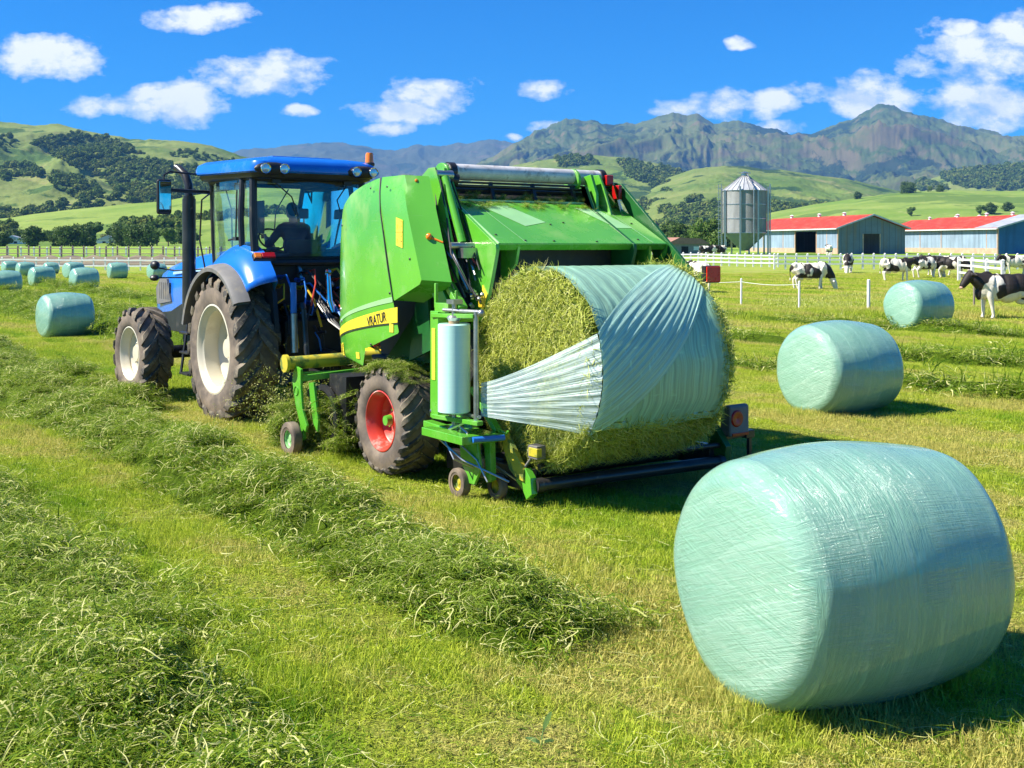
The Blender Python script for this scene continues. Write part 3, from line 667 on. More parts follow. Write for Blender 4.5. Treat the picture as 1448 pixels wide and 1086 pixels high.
BG = 'mint green wrapped round bales on the field'
def place_bale(src, x, y, rz, label, sc=1., first=False):
    o = src if first else src.copy()
    if not first: COL.objects.link(o)
    o.location = (x, y, float(gz(x, y))+src['zc']*sc-.015); o.rotation_euler = (random.uniform(-.03, .03) if not first else 0, 0, R_(rz)); o.scale = (sc,)*3
    tag(o, label, 'hay bale', BG); return o
place_bale(b0, 1.745, 6.05, 25, 'very large wrapped bale nearest the camera in the right foreground', 1.0, True)
place_bale(b1, 4.60, 15.9, 29, 'wrapped bale in the middle right, between the foreground bale and the paddock', 1.0, True)
place_bale(b0, 11.15, 31.0, 30, 'wrapped bale beside the white fence post with the big cow behind it', 1.06)
place_bale(b1, -11.45, 29.0, 42, 'wrapped bale standing alone left of the tractor front wheel', .88)
for px, py, rz, sc, lab in ((10, 415, 40, 1., 'far bale cut by the left edge of the picture'), (59, 405, 44, 1., 'far bale between the edge bale and the shaded one beside it'),
    (119, 411, 40, 1.05, 'far bale right above the lone left bale, biggest of its far group'), (104, 393, 55, .95, 'small far bale just behind the biggest of the far group'),
    (166, 394, 35, .95, 'far bale with a fence post in front, halfway to the tractor'), (36, 391, 42, .9, 'far bale by the white rails, behind the second bale from the left edge'),
    (72, 388, 42, .8, 'tiny far bale peeping over its neighbour by the white rails'), (222, 394, 48, .9, 'far bale half hidden by the blue bonnet of the tractor'), (14, 387, 48, .85, 'tiny far bale nearest the left end of the white rails')):
    X, Y, Z = ground_at(px, py); place_bale(random.choice((b0, b1)), X, Y, rz, lab, sc*.86)

# ------------------------------------------------------------------ shared wheel builder
def tyre(R, Wd, rim_r, lugs, lug_h, name='tyre', x0=0., parent=None, agri=True):
    """outer face at x=x0, tread towards +x; axis along x through the origin"""
    c = x0+Wd/2; sw = Wd/2; tr = R-lug_h
    prof = [(-sw*.80, rim_r), (-sw*.93, rim_r+.03), (-sw*1.0, rim_r+(tr-rim_r)*.38), (-sw*.99, rim_r+(tr-rim_r)*.62), (-sw*.90, tr*.965), (-sw*.78, tr*.993), (-sw*.4, tr*1.0), (0, tr*1.004)]
    prof = prof+[(-a, b) for a, b in prof[::-1][1:]]
    mb = MB(); mb.mi = 1; mb.lathe([(a+c, b) for a, b in prof], (0,0,0), n=72); mb.mi = 0
    if lugs:
        for side in (-1, 1):
            for k in range(lugs):
                a0 = 2*PI*(k+(.5 if side > 0 else 0))/lugs; da = 2*PI/lugs
                m = 7; ring = []
                for i in range(m):
                    t = i/(m-1); xx = side*sw*(-.06+1.03*t); ang = a0+da*(1.25*t**.85)*1.0
                    base = tr*(1-.035*max(0, (t-.75)/.25)**1.5)-.012; top = R-(.012 if t > .9 else 0)-(R*.02*max(0, (t-.8)/.2)**2)
                    wdt = da*(.20+.06*t)
                    ring.append([(xx, base, ang-wdt), (xx, top, ang-wdt*.72), (xx, top, ang+wdt*.72), (xx, base, ang+wdt)])
                # shoulder drops down the sidewall
                xx = side*sw*1.005; ang = a0+da*1.45; wdt = da*.24
                ring.append([(xx-side*.01, tr*.90, ang-wdt), (xx+side*.012, tr*.93, ang-wdt*.7), (xx+side*.012, tr*.93, ang+wdt*.7), (xx-side*.01, tr*.90, ang+wdt)])
                P = [[(c+x, r*math.cos(a), r*math.sin(a)) for (x, r, a) in q] for q in ring]
                n0 = len(mb.v); mb.grid(P, closed=True); mb.add([P[0][j] for j in range(4)], [(0,1,2,3)]); mb.add([P[-1][j] for j in range(4)], [(3,2,1,0)])
    else:
        for k in range(4):
            pass
    return mb.build(name, [M['rubber'], M['sidewall']], parent, smooth=38)
def rim(R, Wd, m, hub, x0, parent, dish=.55, bolts=8, hubcol=None, name='rim'):
    c = x0; d = Wd*dish
    prof = [(.004, R*1.04), (.0, R*1.0), (.018, R*.955), (.05, R*.93), (.075, R*.88), (d*.62, R*.84), (d*.72, R*.86), (d*.80, R*.80), (d*.98, R*.74), (d*1.0, R*.66), (d*.80, R*.44), (d*.74, R*.40), (d*.74, hub), (d*.66, hub*.98), (d*.52, hub*.9), (d*.5, .001)]
    mb = MB(); mb.lathe([(a+c, b) for a, b in prof], (0,0,0), n=56)
    mb.lathe([(c+Wd-.004, R*1.04), (c+Wd-.05, R*.93), (c+d*1.1, R*.86), (c+d*1.05, .001)], (0,0,0), n=40)
    if bolts:
        mb.mi = 1
        for k in range(bolts):
            a = 2*PI*k/bolts; rr = (hub+R*.40)/2+.01; mb.lathe([(c+d*.75, .022*R/.55), (c+d*.68, .022*R/.55), (c+d*.66, .012), (c+d*.66, .0005)], (0, rr*math.cos(a), rr*math.sin(a)), n=8)
    return mb.build(name, [m, hubcol or M['steel']], parent, smooth=35)
def wheel(R, Wd, rim_r, lugs, lug_h, m, loc, parent, flip=False, hub=.12, dish=.55, bolts=8, rot=0., label=None, hubcol=None):
    e = bpy.data.objects.new('wheel', None); COL.objects.link(e); e.parent = parent; e.location = loc; e.rotation_euler = (random.uniform(0, 6), 0, rot+(PI if flip else 0)); e.rotation_mode = 'XYZ'
    tyre(R, Wd, rim_r, lugs, lug_h, parent=e); rim(rim_r, Wd, m, hub, .02, e, dish, bolts, hubcol); return e

# ------------------------------------------------------------------ tractor
TO = Vector((1.15, 4.4, 0))
tractor = empty('tractor', wl(*TO), TH, label='blue tractor with a glass cab pulling the green baler', cat='tractor')
def T(mb, name, m, parent=None, **k): return mb.build(name, m, parent or tractor, off=TO, **k)
wheel(.97, .60, .58, 20, .055, M['cream'], Vector((-.1, 4.4, .95))-TO, tractor, hub=.14, dish=.62)
wheel(.97, .60, .58, 20, .055, M['cream'], Vector((2.4, 4.4, .95))-TO, tractor, flip=True, hub=.14, dish=.62)
wheel(.70, .46, .40, 17, .045, M['cream'], Vector((-.35, 7.2, .685))-TO, tractor, hub=.13, dish=.4, rot=R_(3))
wheel(.70, .46, .40, 17, .045, M['cream'], Vector((2.65, 7.2, .685))-TO, tractor, flip=True, hub=.13, dish=.4, rot=R_(3))
# chassis, engine, axles
mb = MB(); mb.bb((.85, 3.7, .62), (1.45, 7.6, 1.15)); mb.bb((.55, 3.75, .75), (1.75, 5.4, 1.3)); mb.tube([(.25, 4.4, .95), (2.05, 4.4, .95)], .15, 14)
mb.lathe([(.20, .22), (.5, .22), (.62, .3), (.75, .3)], (0, 4.4, .95), n=20); mb.tube([(-.1, 7.2, .68), (2.4, 7.2, .68)], .1, 12); mb.bb((.75, 6.9, .5), (1.55, 7.5, .9))
mb.bb((.62, 5.6, 1.0), (1.68, 7.9, 1.25)); mb.bb((.3, 5.0, .75), (.66, 6.0, 1.15)); mb.bb((.95, 7.6, .7), (1.35, 8.5, 1.15))
T(mb, 'chassis', M['dark'], bevel=.02)
# bonnet: swept sections
def bonnet():
    sec = []
    ys = [5.72, 6.3, 7.0, 7.7, 8.3, 8.75, 8.98, 9.06]; top = [2.28, 2.26, 2.21, 2.14, 2.05, 1.92, 1.72, 1.45]; hw = [.56, .56, .56, .55, .54, .52, .47, .40]; bot = [1.42, 1.40, 1.36, 1.3, 1.24, 1.2, 1.2, 1.22]
    for y, t, h, b in zip(ys, top, hw, bot):
        row = [(1.15-h, y, b), (1.15-h, y, b+(t-b)*.35), (1.15-h*.985, y, b+(t-b)*.68), (1.15-h*.86, y, b+(t-b)*.9), (1.15-h*.62, y, t-.02), (1.15-h*.2, y, t), (1.15+h*.2, y, t), (1.15+h*.62, y, t-.02), (1.15+h*.86, y, b+(t-b)*.9), (1.15+h*.985, y, b+(t-b)*.68), (1.15+h, y, b+(t-b)*.35), (1.15+h, y, b)]
        sec.append(row)
    mb = MB(); mb.grid(sec); mb.add(sec[-1], [tuple(range(12))]); bn = T(mb, 'bonnet', M['blue'], smooth=50)
    for sx in (-1, 1):                              # grey louvre panel on the flank and black lower cowl
        mb = MB(); x = 1.15+sx*.552; mb.prism([(8.0, 1.42), (8.68, 1.35), (8.74, 1.62), (8.5, 1.80), (8.2, 1.78)], x-.02, x+.02)
        for k in range(6): mb.bb((x-.026, 8.08+k*.09, 1.45), (x+.026, 8.10+k*.09, 1.72))
        T(mb, 'grille', M['grey'], bn)
    mb = MB()
    for sx in (-1, 1):
        x = 1.15+sx*.55; mb.prism([(5.75, .95), (8.7, .95), (8.9, 1.2), (8.0, 1.26), (7.5, 1.40), (6.8, 1.50), (5.75, 1.55)], x-.03, x+.03)
    each(mb, lambda q: T(q, 'side_cowl', M['black'], bn, bevel=.01))
    mb = MB(); 
    for sx in (-1, 1):
        x = 1.15+sx*.565; mb.prism([(6.4, 1.95), (7.9, 1.86), (7.88, 1.90), (6.4, 2.0)], x-.003, x+.003)
    each(mb, lambda q: T(q, 'stripe', M['blue_light'], bn))
    mb = MB(); mb.bb((.85, 9.0, 1.25), (1.45, 9.09, 1.62)); T(mb, 'headlight', M['lamp_glass'], bn, bevel=.02)
bonnet()
# cab
CX = 1.15
def cab():
    # key points: rear posts y=4.0, middle posts y=4.95, front posts y=5.85
    zf = 1.55; P = {}
    body = MB(); body.prism([(3.98, 1.55), (3.98, 2.18), (4.25, 2.22), (4.6, 2.2), (5.15, 1.75), (5.2, 1.25), (5.85, 1.25), (5.85, 1.5), (5.2, 1.3)][:5]+[(5.2, 1.3), (4.0, 1.3)], .36, 1.94)
    body.bb((.34, 5.1, 1.2), (1.96, 5.86, 1.34)); body.bb((.62, 5.7, 1.3), (1.68, 5.86, 2.2))
    T(body, 'cab_floor', M['black'], bevel=.02)
    fr = MB()
    def post(a, b, w1=.07, w2=.08): fr.bar(a, b, w1, w2)
    for sx in (-1, 1):
        X = lambda d: CX+sx*d
        fr.tube([(X(.80), 3.98, 2.12), (X(.83), 3.99, 2.6), (X(.80), 4.06, 3.24)], [.06,.055,.055], 8)
        fr.tube([(X(.84), 4.32, 2.15), (X(.86), 4.34, 2.7), (X(.81), 4.4, 3.24)], .045, 8)
        fr.tube([(X(.58), 5.92, 1.5), (X(.63), 5.94, 2.3), (X(.72), 5.78, 3.22)], .035, 8)
        fr.tube([(X(.84), 4.36, 2.1), (X(.84), 4.9, 1.7), (X(.82), 5.3, 1.35), (X(.62), 5.9, 1.35)], .035, 8)
        fr.tube([(X(.80), 4.03, 3.24), (X(.72), 5.8, 3.24)], .045, 8)
    fr.tube([(CX-.80, 4.0, 2.17), (CX-.62, 3.93, 2.10), (CX+.62, 3.93, 2.10), (CX+.80, 4.0, 2.17)], .045, 8); fr.tube([(CX-.80, 4.04, 3.23), (CX-.4, 4.0, 3.20), (CX+.4, 4.0, 3.20), (CX+.80, 4.04, 3.23)], .045, 8); fr.tube([(CX-.72, 5.8, 3.23), (CX+.72, 5.8, 3.23)], .04, 8)
    f = T(fr, 'cab_frame', M['black'])
    def pane(name, quad, n=8, bulge=(0,0,0)):
        a, b, c, d = (Vector(q) for q in quad); g = []
        for i in range(n+1):
            s = i/n; row = []
            for j in range(n+1):
                t = j/n; p = (a*(1-s)+b*s)*(1-t)+(d*(1-s)+c*s)*t+Vector(bulge)*(4*s*(1-s)); row.append(p)
            g.append(row)
        mb = MB(); mb.grid(g); return T(mb, 'window', M['glass'], label=name)
    pane('rear cab window', ((CX-.76, 3.98, 2.18), (CX+.76, 3.98, 2.18), (CX+.76, 4.03, 3.22), (CX-.76, 4.03, 3.22)), bulge=(0,-.07,0))
    pane('windscreen', ((CX-.57, 5.93, 1.6), (CX+.57, 5.93, 1.6), (CX+.70, 5.79, 3.22), (CX-.70, 5.79, 3.22)), bulge=(0,.12,0))
    for sx in (-1, 1):
        side = [(CX+sx*.85, 4.38, 2.15), (CX+sx*.60, 5.92, 1.5), (CX+sx*.72, 5.78, 3.22), (CX+sx*.81, 4.40, 3.22)]
        pane('side cab door glass', side, bulge=(sx*.05,0,0)); pane('narrow quarter glass', [(CX+sx*.81, 4.02, 2.2), (CX+sx*.85, 4.3, 2.2), (CX+sx*.81, 4.38, 3.2), (CX+sx*.80, 4.06, 3.2)])
        hn = MB(); x = CX+sx*.89; hn.box((x, 4.44, 2.42), (.05, .11, .05)); hn.tube([(x, 4.44, 2.42), (x, 4.40, 3.08)], .012, 6); hn.tube([(x+.01*sx, 4.47, 2.42), (x+.03*sx, 4.62, 2.40)], .015, 8); T(hn, 'door_hinge', M['steel_black'], f)
    # roof: rounded slab, blue with black underside
    def outline(g, z):
        pts = []
        hw, y0, y1, r = .93+g, 3.72-g, 6.08+g, .28
        for (cx, cy, a0) in ((CX+hw-r, y1-r, 0), (CX-hw+r, y1-r, 90), (CX-hw+r*.7, y0+r*.7, 180), (CX+hw-r*.7, y0+r*.7, 270)):
            rr = r if cy > 5 else r*.7
            for k in range(7):
                a = R_(a0+k*15); pts.append((cx+rr*math.cos(a), cy+rr*math.sin(a), z+.05*math.sin(max(0, min(1, (cy-3.7)/2.4))*PI*.55)))
        return pts
    mb = MB(); mb.grid([outline(-.02, 3.28), outline(.0, 3.30), outline(.005, 3.36), outline(-.02, 3.43), outline(-.10, 3.475), outline(-.28, 3.50), outline(-.6, 3.515)], closed=True); mb.add(outline(-.6, 3.515), [tuple(range(28))]); mb.add(outline(-.02, 3.28), [tuple(range(28))])
    roof = T(mb, 'roof', M['blue'], smooth=40)
    mb = MB(); mb.grid([outline(-.10, 3.20), outline(-.06, 3.22), outline(-.035, 3.279)], closed=True); mb.add(outline(-.10, 3.20), [tuple(range(28))]); T(mb, 'roof_trim', M['black'], roof)
    mb = MB(); mb.box((CX, 4.9, 3.535), (.9, 1.3, .03)); T(mb, 'hatch', M['blue'], roof, bevel=.012)
    for sx in (-1, 1):                              # black pods with pairs of work lights
        mb = MB(); mb.ball((CX+sx*.66, 3.745, 3.335), (.26, .075, .088), 20); pod = T(mb, 'work_light_pod', M['black'], roof)
        for d in (.53, .79):
            c = (CX+sx*d, 3.665, 3.335); lm = MB(); lm.lathe([(.03, .066), (-.0, .070), (-.012, .066), (-.006, .057), (.01, .055)], c, 'y', 24); wk = T(lm, 'work_light', M['chrome'], roof)
            lm = MB(); lm.lathe([(-.008, .001), (-.007, .03), (-.002, .056)], c, 'y', 24); T(lm, 'lens', M['lamp_glass'], wk)
    # beacon
    bx, by = 1.98, 3.86
    mb = MB(); mb.tube([(bx, by-.06, 3.25), (bx, by-.06, 3.38), (bx, by, 3.40), (bx, by, 3.45)], .014, 8); mb.lathe([(0, .001), (0, .07), (.03, .075), (.045, .062), (.05, .001)], (bx, by, 3.44), 'z', 24); bc = T(mb, 'beacon', M['black'])
    mb = MB(); mb.lathe([(0, .06), (.11, .054), (.135, .046), (.14, .001)], (bx, by, 3.486), 'z', 24); T(mb, 'beacon_lens', M['orange_lens'], bc)
    # interior: seat, console, steering wheel, lining
    mb = MB(); mb.box((CX+.05, 4.62, 2.02), (.52, .5, .12)); mb.box((CX+.05, 4.62, 1.75), (.4, .4, .45)); T(mb, 'seat', M['seat'], bevel=.04, seg=3)
    mb = MB(); mb.box((CX+.05, 4.36, 2.22), (.44, .11, .38), (-.12, 0, 0)); mb.box((CX+.38, 4.6, 2.28), (.10, .42, .07)); mb.box((CX-.28, 4.6, 2.28), (.08, .34, .06)); T(mb, 'backrest', M['seat'], bevel=.05, seg=3)
    mb = MB(); st = []; 
    cst = Vector((CX, 5.28, 2.42)); nrm = Vector((0, -.75, .66)).normalized(); e1 = Vector((1,0,0)); e2 = nrm.cross(e1)
    mb.tube([cst+(e1*math.cos(a)+e2*math.sin(a))*.20 for a in [2*PI*k/28 for k in range(29)]], .014, 8, cap=False)
    for k in range(3): mb.tube([cst, cst+(e1*math.cos(k*2.094+.5)+e2*math.sin(k*2.094+.5))*.2], .01, 6)
    mb.tube([cst, (CX, 5.6, 1.9), (CX, 5.7, 1.5)], [.03,.05,.07], 10); mb.box((CX, 5.62, 2.12), (.42, .18, .3)); T(mb, 'steering_wheel', M['black'])
    mb = MB(); mb.box((CX+.58, 4.9, 2.1), (.22, .9, .35)); mb.box((CX-.62, 4.6, 2.05), (.14, .6, .25)); mb.tube([(CX+.52, 5.3, 2.2), (CX+.50, 5.28, 2.75)], .012, 6); mb.box((CX+.48, 5.26, 2.8), (.2, .04, .15), (0, 0, .3)); mb.tube([(CX+.4, 4.75, 2.3), (CX+.39, 4.8, 2.5)], [.015,.03], 8); each(mb, lambda q: T(q, 'console', M['grey'], bevel=.02))
    mb = MB()
    for sx in (-1, 1): mb.tube([(CX+sx*.50, 5.82, 3.18), (CX+sx*.35, 5.95, 2.85), (CX+sx*.32, 6.0, 2.2)], .010, 6)
    mb.tube([(CX-.55, 3.90, 3.16), (CX-.32, 3.905, 2.98), (CX-.22, 3.91, 2.72)], .009, 6); mb.tube([(CX+.5, 3.9, 3.16), (CX+.35, 3.9, 2.95), (CX+.4, 3.905, 2.8)], .009, 6); mb.box((CX-.55, 3.89, 3.19), (.12, .06, .07)); mb.box((CX+.5, 3.89, 3.19), (.12, .06, .07)); each(mb, lambda q: T(q, 'wiper', M['black']))
    mb = MB(); mb.box((CX-.50, 4.55, 2.72), (.02, .3, .45)); T(mb, 'interior_panel', M['grey'], bevel=.06)
cab()
# fenders
def fender(sx):
    X = lambda v: v if sx < 0 else 2.3-v
    P = []; n = 22
    for i in range(n+1):
        a = R_(44+(150-44)*i/n); ca, sa = math.cos(a), math.sin(a); row = []       # a=0 towards the rear
        k = max(0, math.sin(a))**1.5
        for (x, r) in ((.06, 1.075), (.06, 1.13), (.09, 1.17+.04*k), (.18, 1.185+.13*k), (.30, 1.19+.20*k), (.42, 1.19+.24*k), (.44, 1.10)):
            row.append((X(x), 4.4-ca*r*(1.02), .95+sa*r))
        P.append(row)
    mb = MB(); mb.grid(P); f = T(mb, 'fender', M['blue'], smooth=60, solid=.012)
    P = []
    for i in range(n+1):
        a = R_(36+(165-36)*i/n); ca, sa = math.cos(a), math.sin(a)
        P.append([(X(x), 4.4-ca*r, .95+sa*r) for (x, r) in ((-.13, 1.035), (-.135, 1.085), (-.08, 1.12), (.07, 1.145), (.075, 1.10), (-.05, 1.06))])
    mb = MB(); mb.grid(P, closed=True); T(mb, 'fender_lip', M['grey'], f, smooth=60)
    mb = MB(); mb.prism([(3.45, 1.2), (3.55, 1.72), (3.8, 2.1), (4.0, 2.15), (4.0, 1.2)], X(.40), X(.46)); T(mb, 'inner_guard', M['black'], f)
    y = 3.52; z = 2.12
    mb = MB(); mb.box((X(.27), y, z+.06), (.30, .06, .10), (R_(-38), 0, 0)); tl = T(mb, 'tail_light', M['black'], f, bevel=.012)
    mb = MB(); mb.box((X(.32), y-.03, z+.085), (.18, .03, .075), (R_(-38), 0, 0)); T(mb, 'red_lens', M['red_reflector'], tl, bevel=.008)
    mb = MB(); mb.box((X(.175), y-.03, z+.085), (.09, .03, .075), (R_(-38), 0, 0)); T(mb, 'amber_lens', M['orange_lens'], tl, bevel=.008)
    return f
fender(-1); fender(1)
# rear of the tractor: panel below the window, lift arms, couplings, hoses
mb = MB(); mb.bb((.46, 3.96, 1.3), (1.84, 4.1, 2.1)); mb.bb((.6, 3.6, .8), (1.7, 4.0, 1.35)); T(mb, 'rear_housing', M['dark'], bevel=.03)
mb = MB()
for sx in (-1, 1):
    x = CX+sx*.42; mb.tube([(x, 3.95, 1.45), (x, 3.35, 1.55), (x, 3.3, 1.5)], [.05,.045,.03], 10); mb.tube([(x, 3.32, 1.5), (x, 3.2, .75)], .035, 10); mb.bar((x*.9+CX*.1, 3.8, .75), (x, 2.9, .7), .05, .09)
mb.tube([(CX, 3.9, 1.5), (CX, 3.2, 1.35)], .035, 10); mb.bb((CX-.12, 3.0, .52), (CX+.12, 3.9, .62)); mb.tube([(CX, 3.7, .85), (CX, 3.3, .85)], [.12,.10], 14)
T(mb, 'lift_arms', M['steel_black'])
mb = MB(); mb.tube([(.62, 3.35, .95), (.62, 3.38, 1.45)], .045, 12); T(mb, 'lift_cylinder', M['steel'])
mb = MB(); mb.tube([(.62, 3.38, 1.46), (.62, 3.40, 1.85)], .04, 12); T(mb, 'lift_cylinder', M['hose_blue'])
mb = MB(); mb.tube([(1.12, 3.4, 1.95), (1.12, 3.36, 1.6), (1.14, 3.3, 1.45)], [.03,.045,.03], 10); mb.lathe([(-.02, .05), (.02, .05)], (1.12, 3.4, 1.97), 'x', 12); T(mb, 'top_link', M['chrome'])
for nm, ks in (('hose_blue', 7), ('hose_red', 4), ('hose_yellow', 4), ('black', 10), ('steel', 6)):
    mb = MB()
    for k in range(ks):
        x = random.uniform(.6, 1.6); z = random.uniform(1.2, 2.0); y = 3.93
        x2 = x+random.uniform(-.3, .3); z2 = z-random.uniform(.1, .6)
        mb.tube([(x, y, z), (x+.02, y-.22, z+.03), (x*.6+x2*.4, y-.42, z-.15), (x2, y-.45+random.uniform(-.2, .2), z2)] if ks != 6 else [(x, y, z), (x, y-.18, z), (x, y-.2, z)], random.uniform(.010, .018), 7)
        mb.lathe([(0, .03), (.09, .03)], (x, y-.1, z), 'y', 8)
    each(mb, lambda q: T(q, 'hydraulic_hose', M[nm]))
mb = MB(); mb.tube([(.95, 3.98, 2.06), (.95, 3.90, 2.0), (.95, 3.86, 1.86)], .03, 8); mb.ball((1.38, 3.85, 1.8), (.05,.05,.05)); each(mb, lambda q: T(q, 'coupling', M['steel']))
# exhaust, mirror, steps, tank
mb = MB(); mb.tube([(.26, 6.25, 1.22), (.26, 6.25, 1.34)], .06, 16); mb.tube([(.26, 6.25, 1.34), (.26, 6.25, 3.02)], .098, 24); mb.tube([(.26, 6.25, 3.02), (.26, 6.25, 3.06)], .085, 16)
mb.tube([(.26, 6.25, 3.05), (.26, 6.27, 3.22), (.24, 6.36, 3.38), (.19, 6.5, 3.48), (.17, 6.55, 3.5)], [.062,.062,.062,.058,.055], 16); mb.bar((.3, 6.25, 1.9), (.66, 6.25, 1.9), .05, .08); mb.bar((.3, 6.25, 1.35), (.66, 6.25, 1.3), .08, .1); T(mb, 'exhaust_pipe', M['steel_black'], smooth=50)
mb = MB(); mb.tube([(.26, 6.25, 1.18), (.26, 6.25, 1.27)], .05, 12); mb.lathe([(-.02,.08),(.03,.08)], (.26,6.25,1.32), 'z', 16); T(mb, 'exhaust_clamp', M['steel'])
mb = MB(); mb.tube([(.45, 5.82, 3.10), (.1, 5.83, 3.11), (-.2, 5.8, 3.12)], .028, 8); mb.tube([(.5, 5.85, 3.30), (.2, 5.84, 3.36), (-.18, 5.8, 3.38), (-.27, 5.78, 3.33), (-.27, 5.78, 3.2)], .014, 8); ma = T(mb, 'mirror_arm', M['black'])
mb = MB(); mb.box((-.27, 5.78, 3.02), (.22, .07, .50), (0, 0, .12)); mi = T(mb, 'mirror_housing', M['black'], ma, bevel=.035, seg=3)
mb = MB(); mb.box((-.266, 5.738, 3.04), (.17, .008, .40), (0, 0, .12)); T(mb, 'mirror_glass', M['mirror'], mi, bevel=.003)
mb = MB(); mb.tube([(.42, 5.85, 3.08), (.38, 6.05, 3.0), (.36, 6.08, 2.4), (.40, 5.95, 1.95)], .014, 6); mb.tube([(.42, 5.6, 2.0), (.2, 6.7, 1.95), (-.05, 6.9, 2.0)], .012, 6); T(mb, 'grab_rail', M['black'])
mb = MB(); mb.ball((-.05, 6.85, 2.03), (.07,.10,.07), 12); mb.ball((-.05, 6.88, 1.84), (.07,.08,.05), 12); mb.tube([(-.05, 6.87, 1.84), (.6, 6.7, 1.84)], .012, 6); T(mb, 'front_work_light', M['black'])
mb = MB()
for z in (.50, .80, 1.08): mb.box((.10, 5.68, z), (.26, .34, .03))
for y in (5.5, 5.86): mb.bar((-.0, y, .48), (.12, y, 1.35), .025, .06)
mb.bb((.2, 5.48, .75), (.55, 5.9, 1.3)); T(mb, 'step_ladder', M['steel_black'], bevel=.006)

# ------------------------------------------------------------------ driver, seated with hands on the steering wheel
def driver():
    o = wl(CX+.05, 4.62, 2.08); root = empty('person', o, TH, label='driver in a dark navy shirt seated in the tractor cab, seen from behind', cat='person')
    def cap(mb, a, b, ra, rb): mb.tube([a, tuple((a[i]*.5+b[i]*.5) for i in range(3)), b], [ra, (ra+rb)/2*1.04, rb], 14); mb.ball(a, ra, 14); mb.ball(b, rb, 14)
    b = MB()
    b.ball((0, 0, .06), (.17, .13, .12)); b.ball((0, .02, .25), (.155, .105, .17)); b.ball((0, .03, .42), (.18, .11, .16)); b.ball((-.10, .03, .50), (.10,.085,.08)); b.ball((.10, .03, .50), (.10,.085,.08))
    cap(b, (0, .04, .54), (-.01, .06, .66), .058, .052)
    b.ball((-.015, .075, .745), (.074, .093, .108)); b.ball((-.02, .12, .70), (.052, .055, .065)); b.ball((-.03, .172, .735), (.014, .02, .022)); b.ball((-.025, .165, .70), (.026, .012, .01))
    for s in (-1, 1): b.ball((-.015+s*.076, .07, .74), (.012, .02, .032)); b.ball((-.022+s*.03, .162, .765), (.013,.01,.008))
    for s in (-1, 1):
        sh = (s*.185, .03, .49); el = (s*.30-.02, .17, .26); wr = (s*.165-.05, .50, .36)
        cap(b, sh, el, .055, .042); cap(b, el, wr, .043, .028)
        pm = Vector(wr)+Vector((-s*.01, .05, .02)); b.ball(pm, (.022,.045,.04), 12, (0, 0, s*.1))
        for k in range(4):
            z = .026-.018*k; L = (.036, .042, .038, .03)[k]; p0 = pm+Vector((0, .035, z)); p1 = p0+Vector((-s*.004, L*.8, .006)); p2 = p1+Vector((s*.022, L*.35, -.008)); p3 = p2+Vector((s*.016, -.016, -.004)); b.tube([p0, p1, p2, p3], [.0095,.009,.0085,.008], 8)
        p0 = pm+Vector((s*.012, .005, .03)); b.tube([p0, p0+Vector((s*.02, .025, .012)), p0+Vector((s*.026, .05, .008))], [.011,.01,.009], 8)
        hip = (s*.09, .02, .04); kn = (s*.15, .46, .08); an = (s*.15, .56, -.32); cap(b, hip, kn, .085, .058); cap(b, kn, an, .056, .04); cap(b, an, (s*.15, .72, -.37), .04, .035)
    remesh_to('body', b, .0095, M['skin'], root, sm=3)
    c = MB()
    c.ball((0, .02, .12), (.175, .135, .13)); c.ball((0, .02, .26), (.17, .118, .18)); c.ball((0, .03, .42), (.195, .122, .165)); c.ball((-.11, .03, .50), (.105,.092,.085)); c.ball((.11, .03, .50), (.105,.092,.085)); c.ball((0, .04, .555), (.08, .075, .04))
    for s in (-1, 1):
        sh = Vector((s*.185, .03, .49)); el = Vector((s*.30-.02, .17, .26)); wr = Vector((s*.165-.05, .50, .36)); m2 = el+(wr-el)*.25; c.tube([sh, sh*.5+el*.5, el, m2], [.068, .062, .055, .052], 14); c.ball(sh, .068, 14); c.ball(el, .055, 14)
    remesh_to('shirt', c, .014, M['cloth'], root, sm=3)
    c = MB()
    for s in (-1, 1): c.tube([(s*.09, -.03, .06), (s*.12, .22, .08), (s*.15, .47, .085), (s*.15, .55, -.1), (s*.15, .56, -.28)], [.10, .088, .07, .062, .052], 14)
    c.ball((0, 0, .05), (.18, .14, .11)); remesh_to('trousers', c, .014, M['trouser'], root, sm=2)
    c = MB(); c.ball((-.015, .058, .775), (.081, .092, .088)); c.ball((-.015, .03, .73), (.072, .06, .075)); remesh_to('hair', c, .009, M['hair'], root, sm=1)
driver()

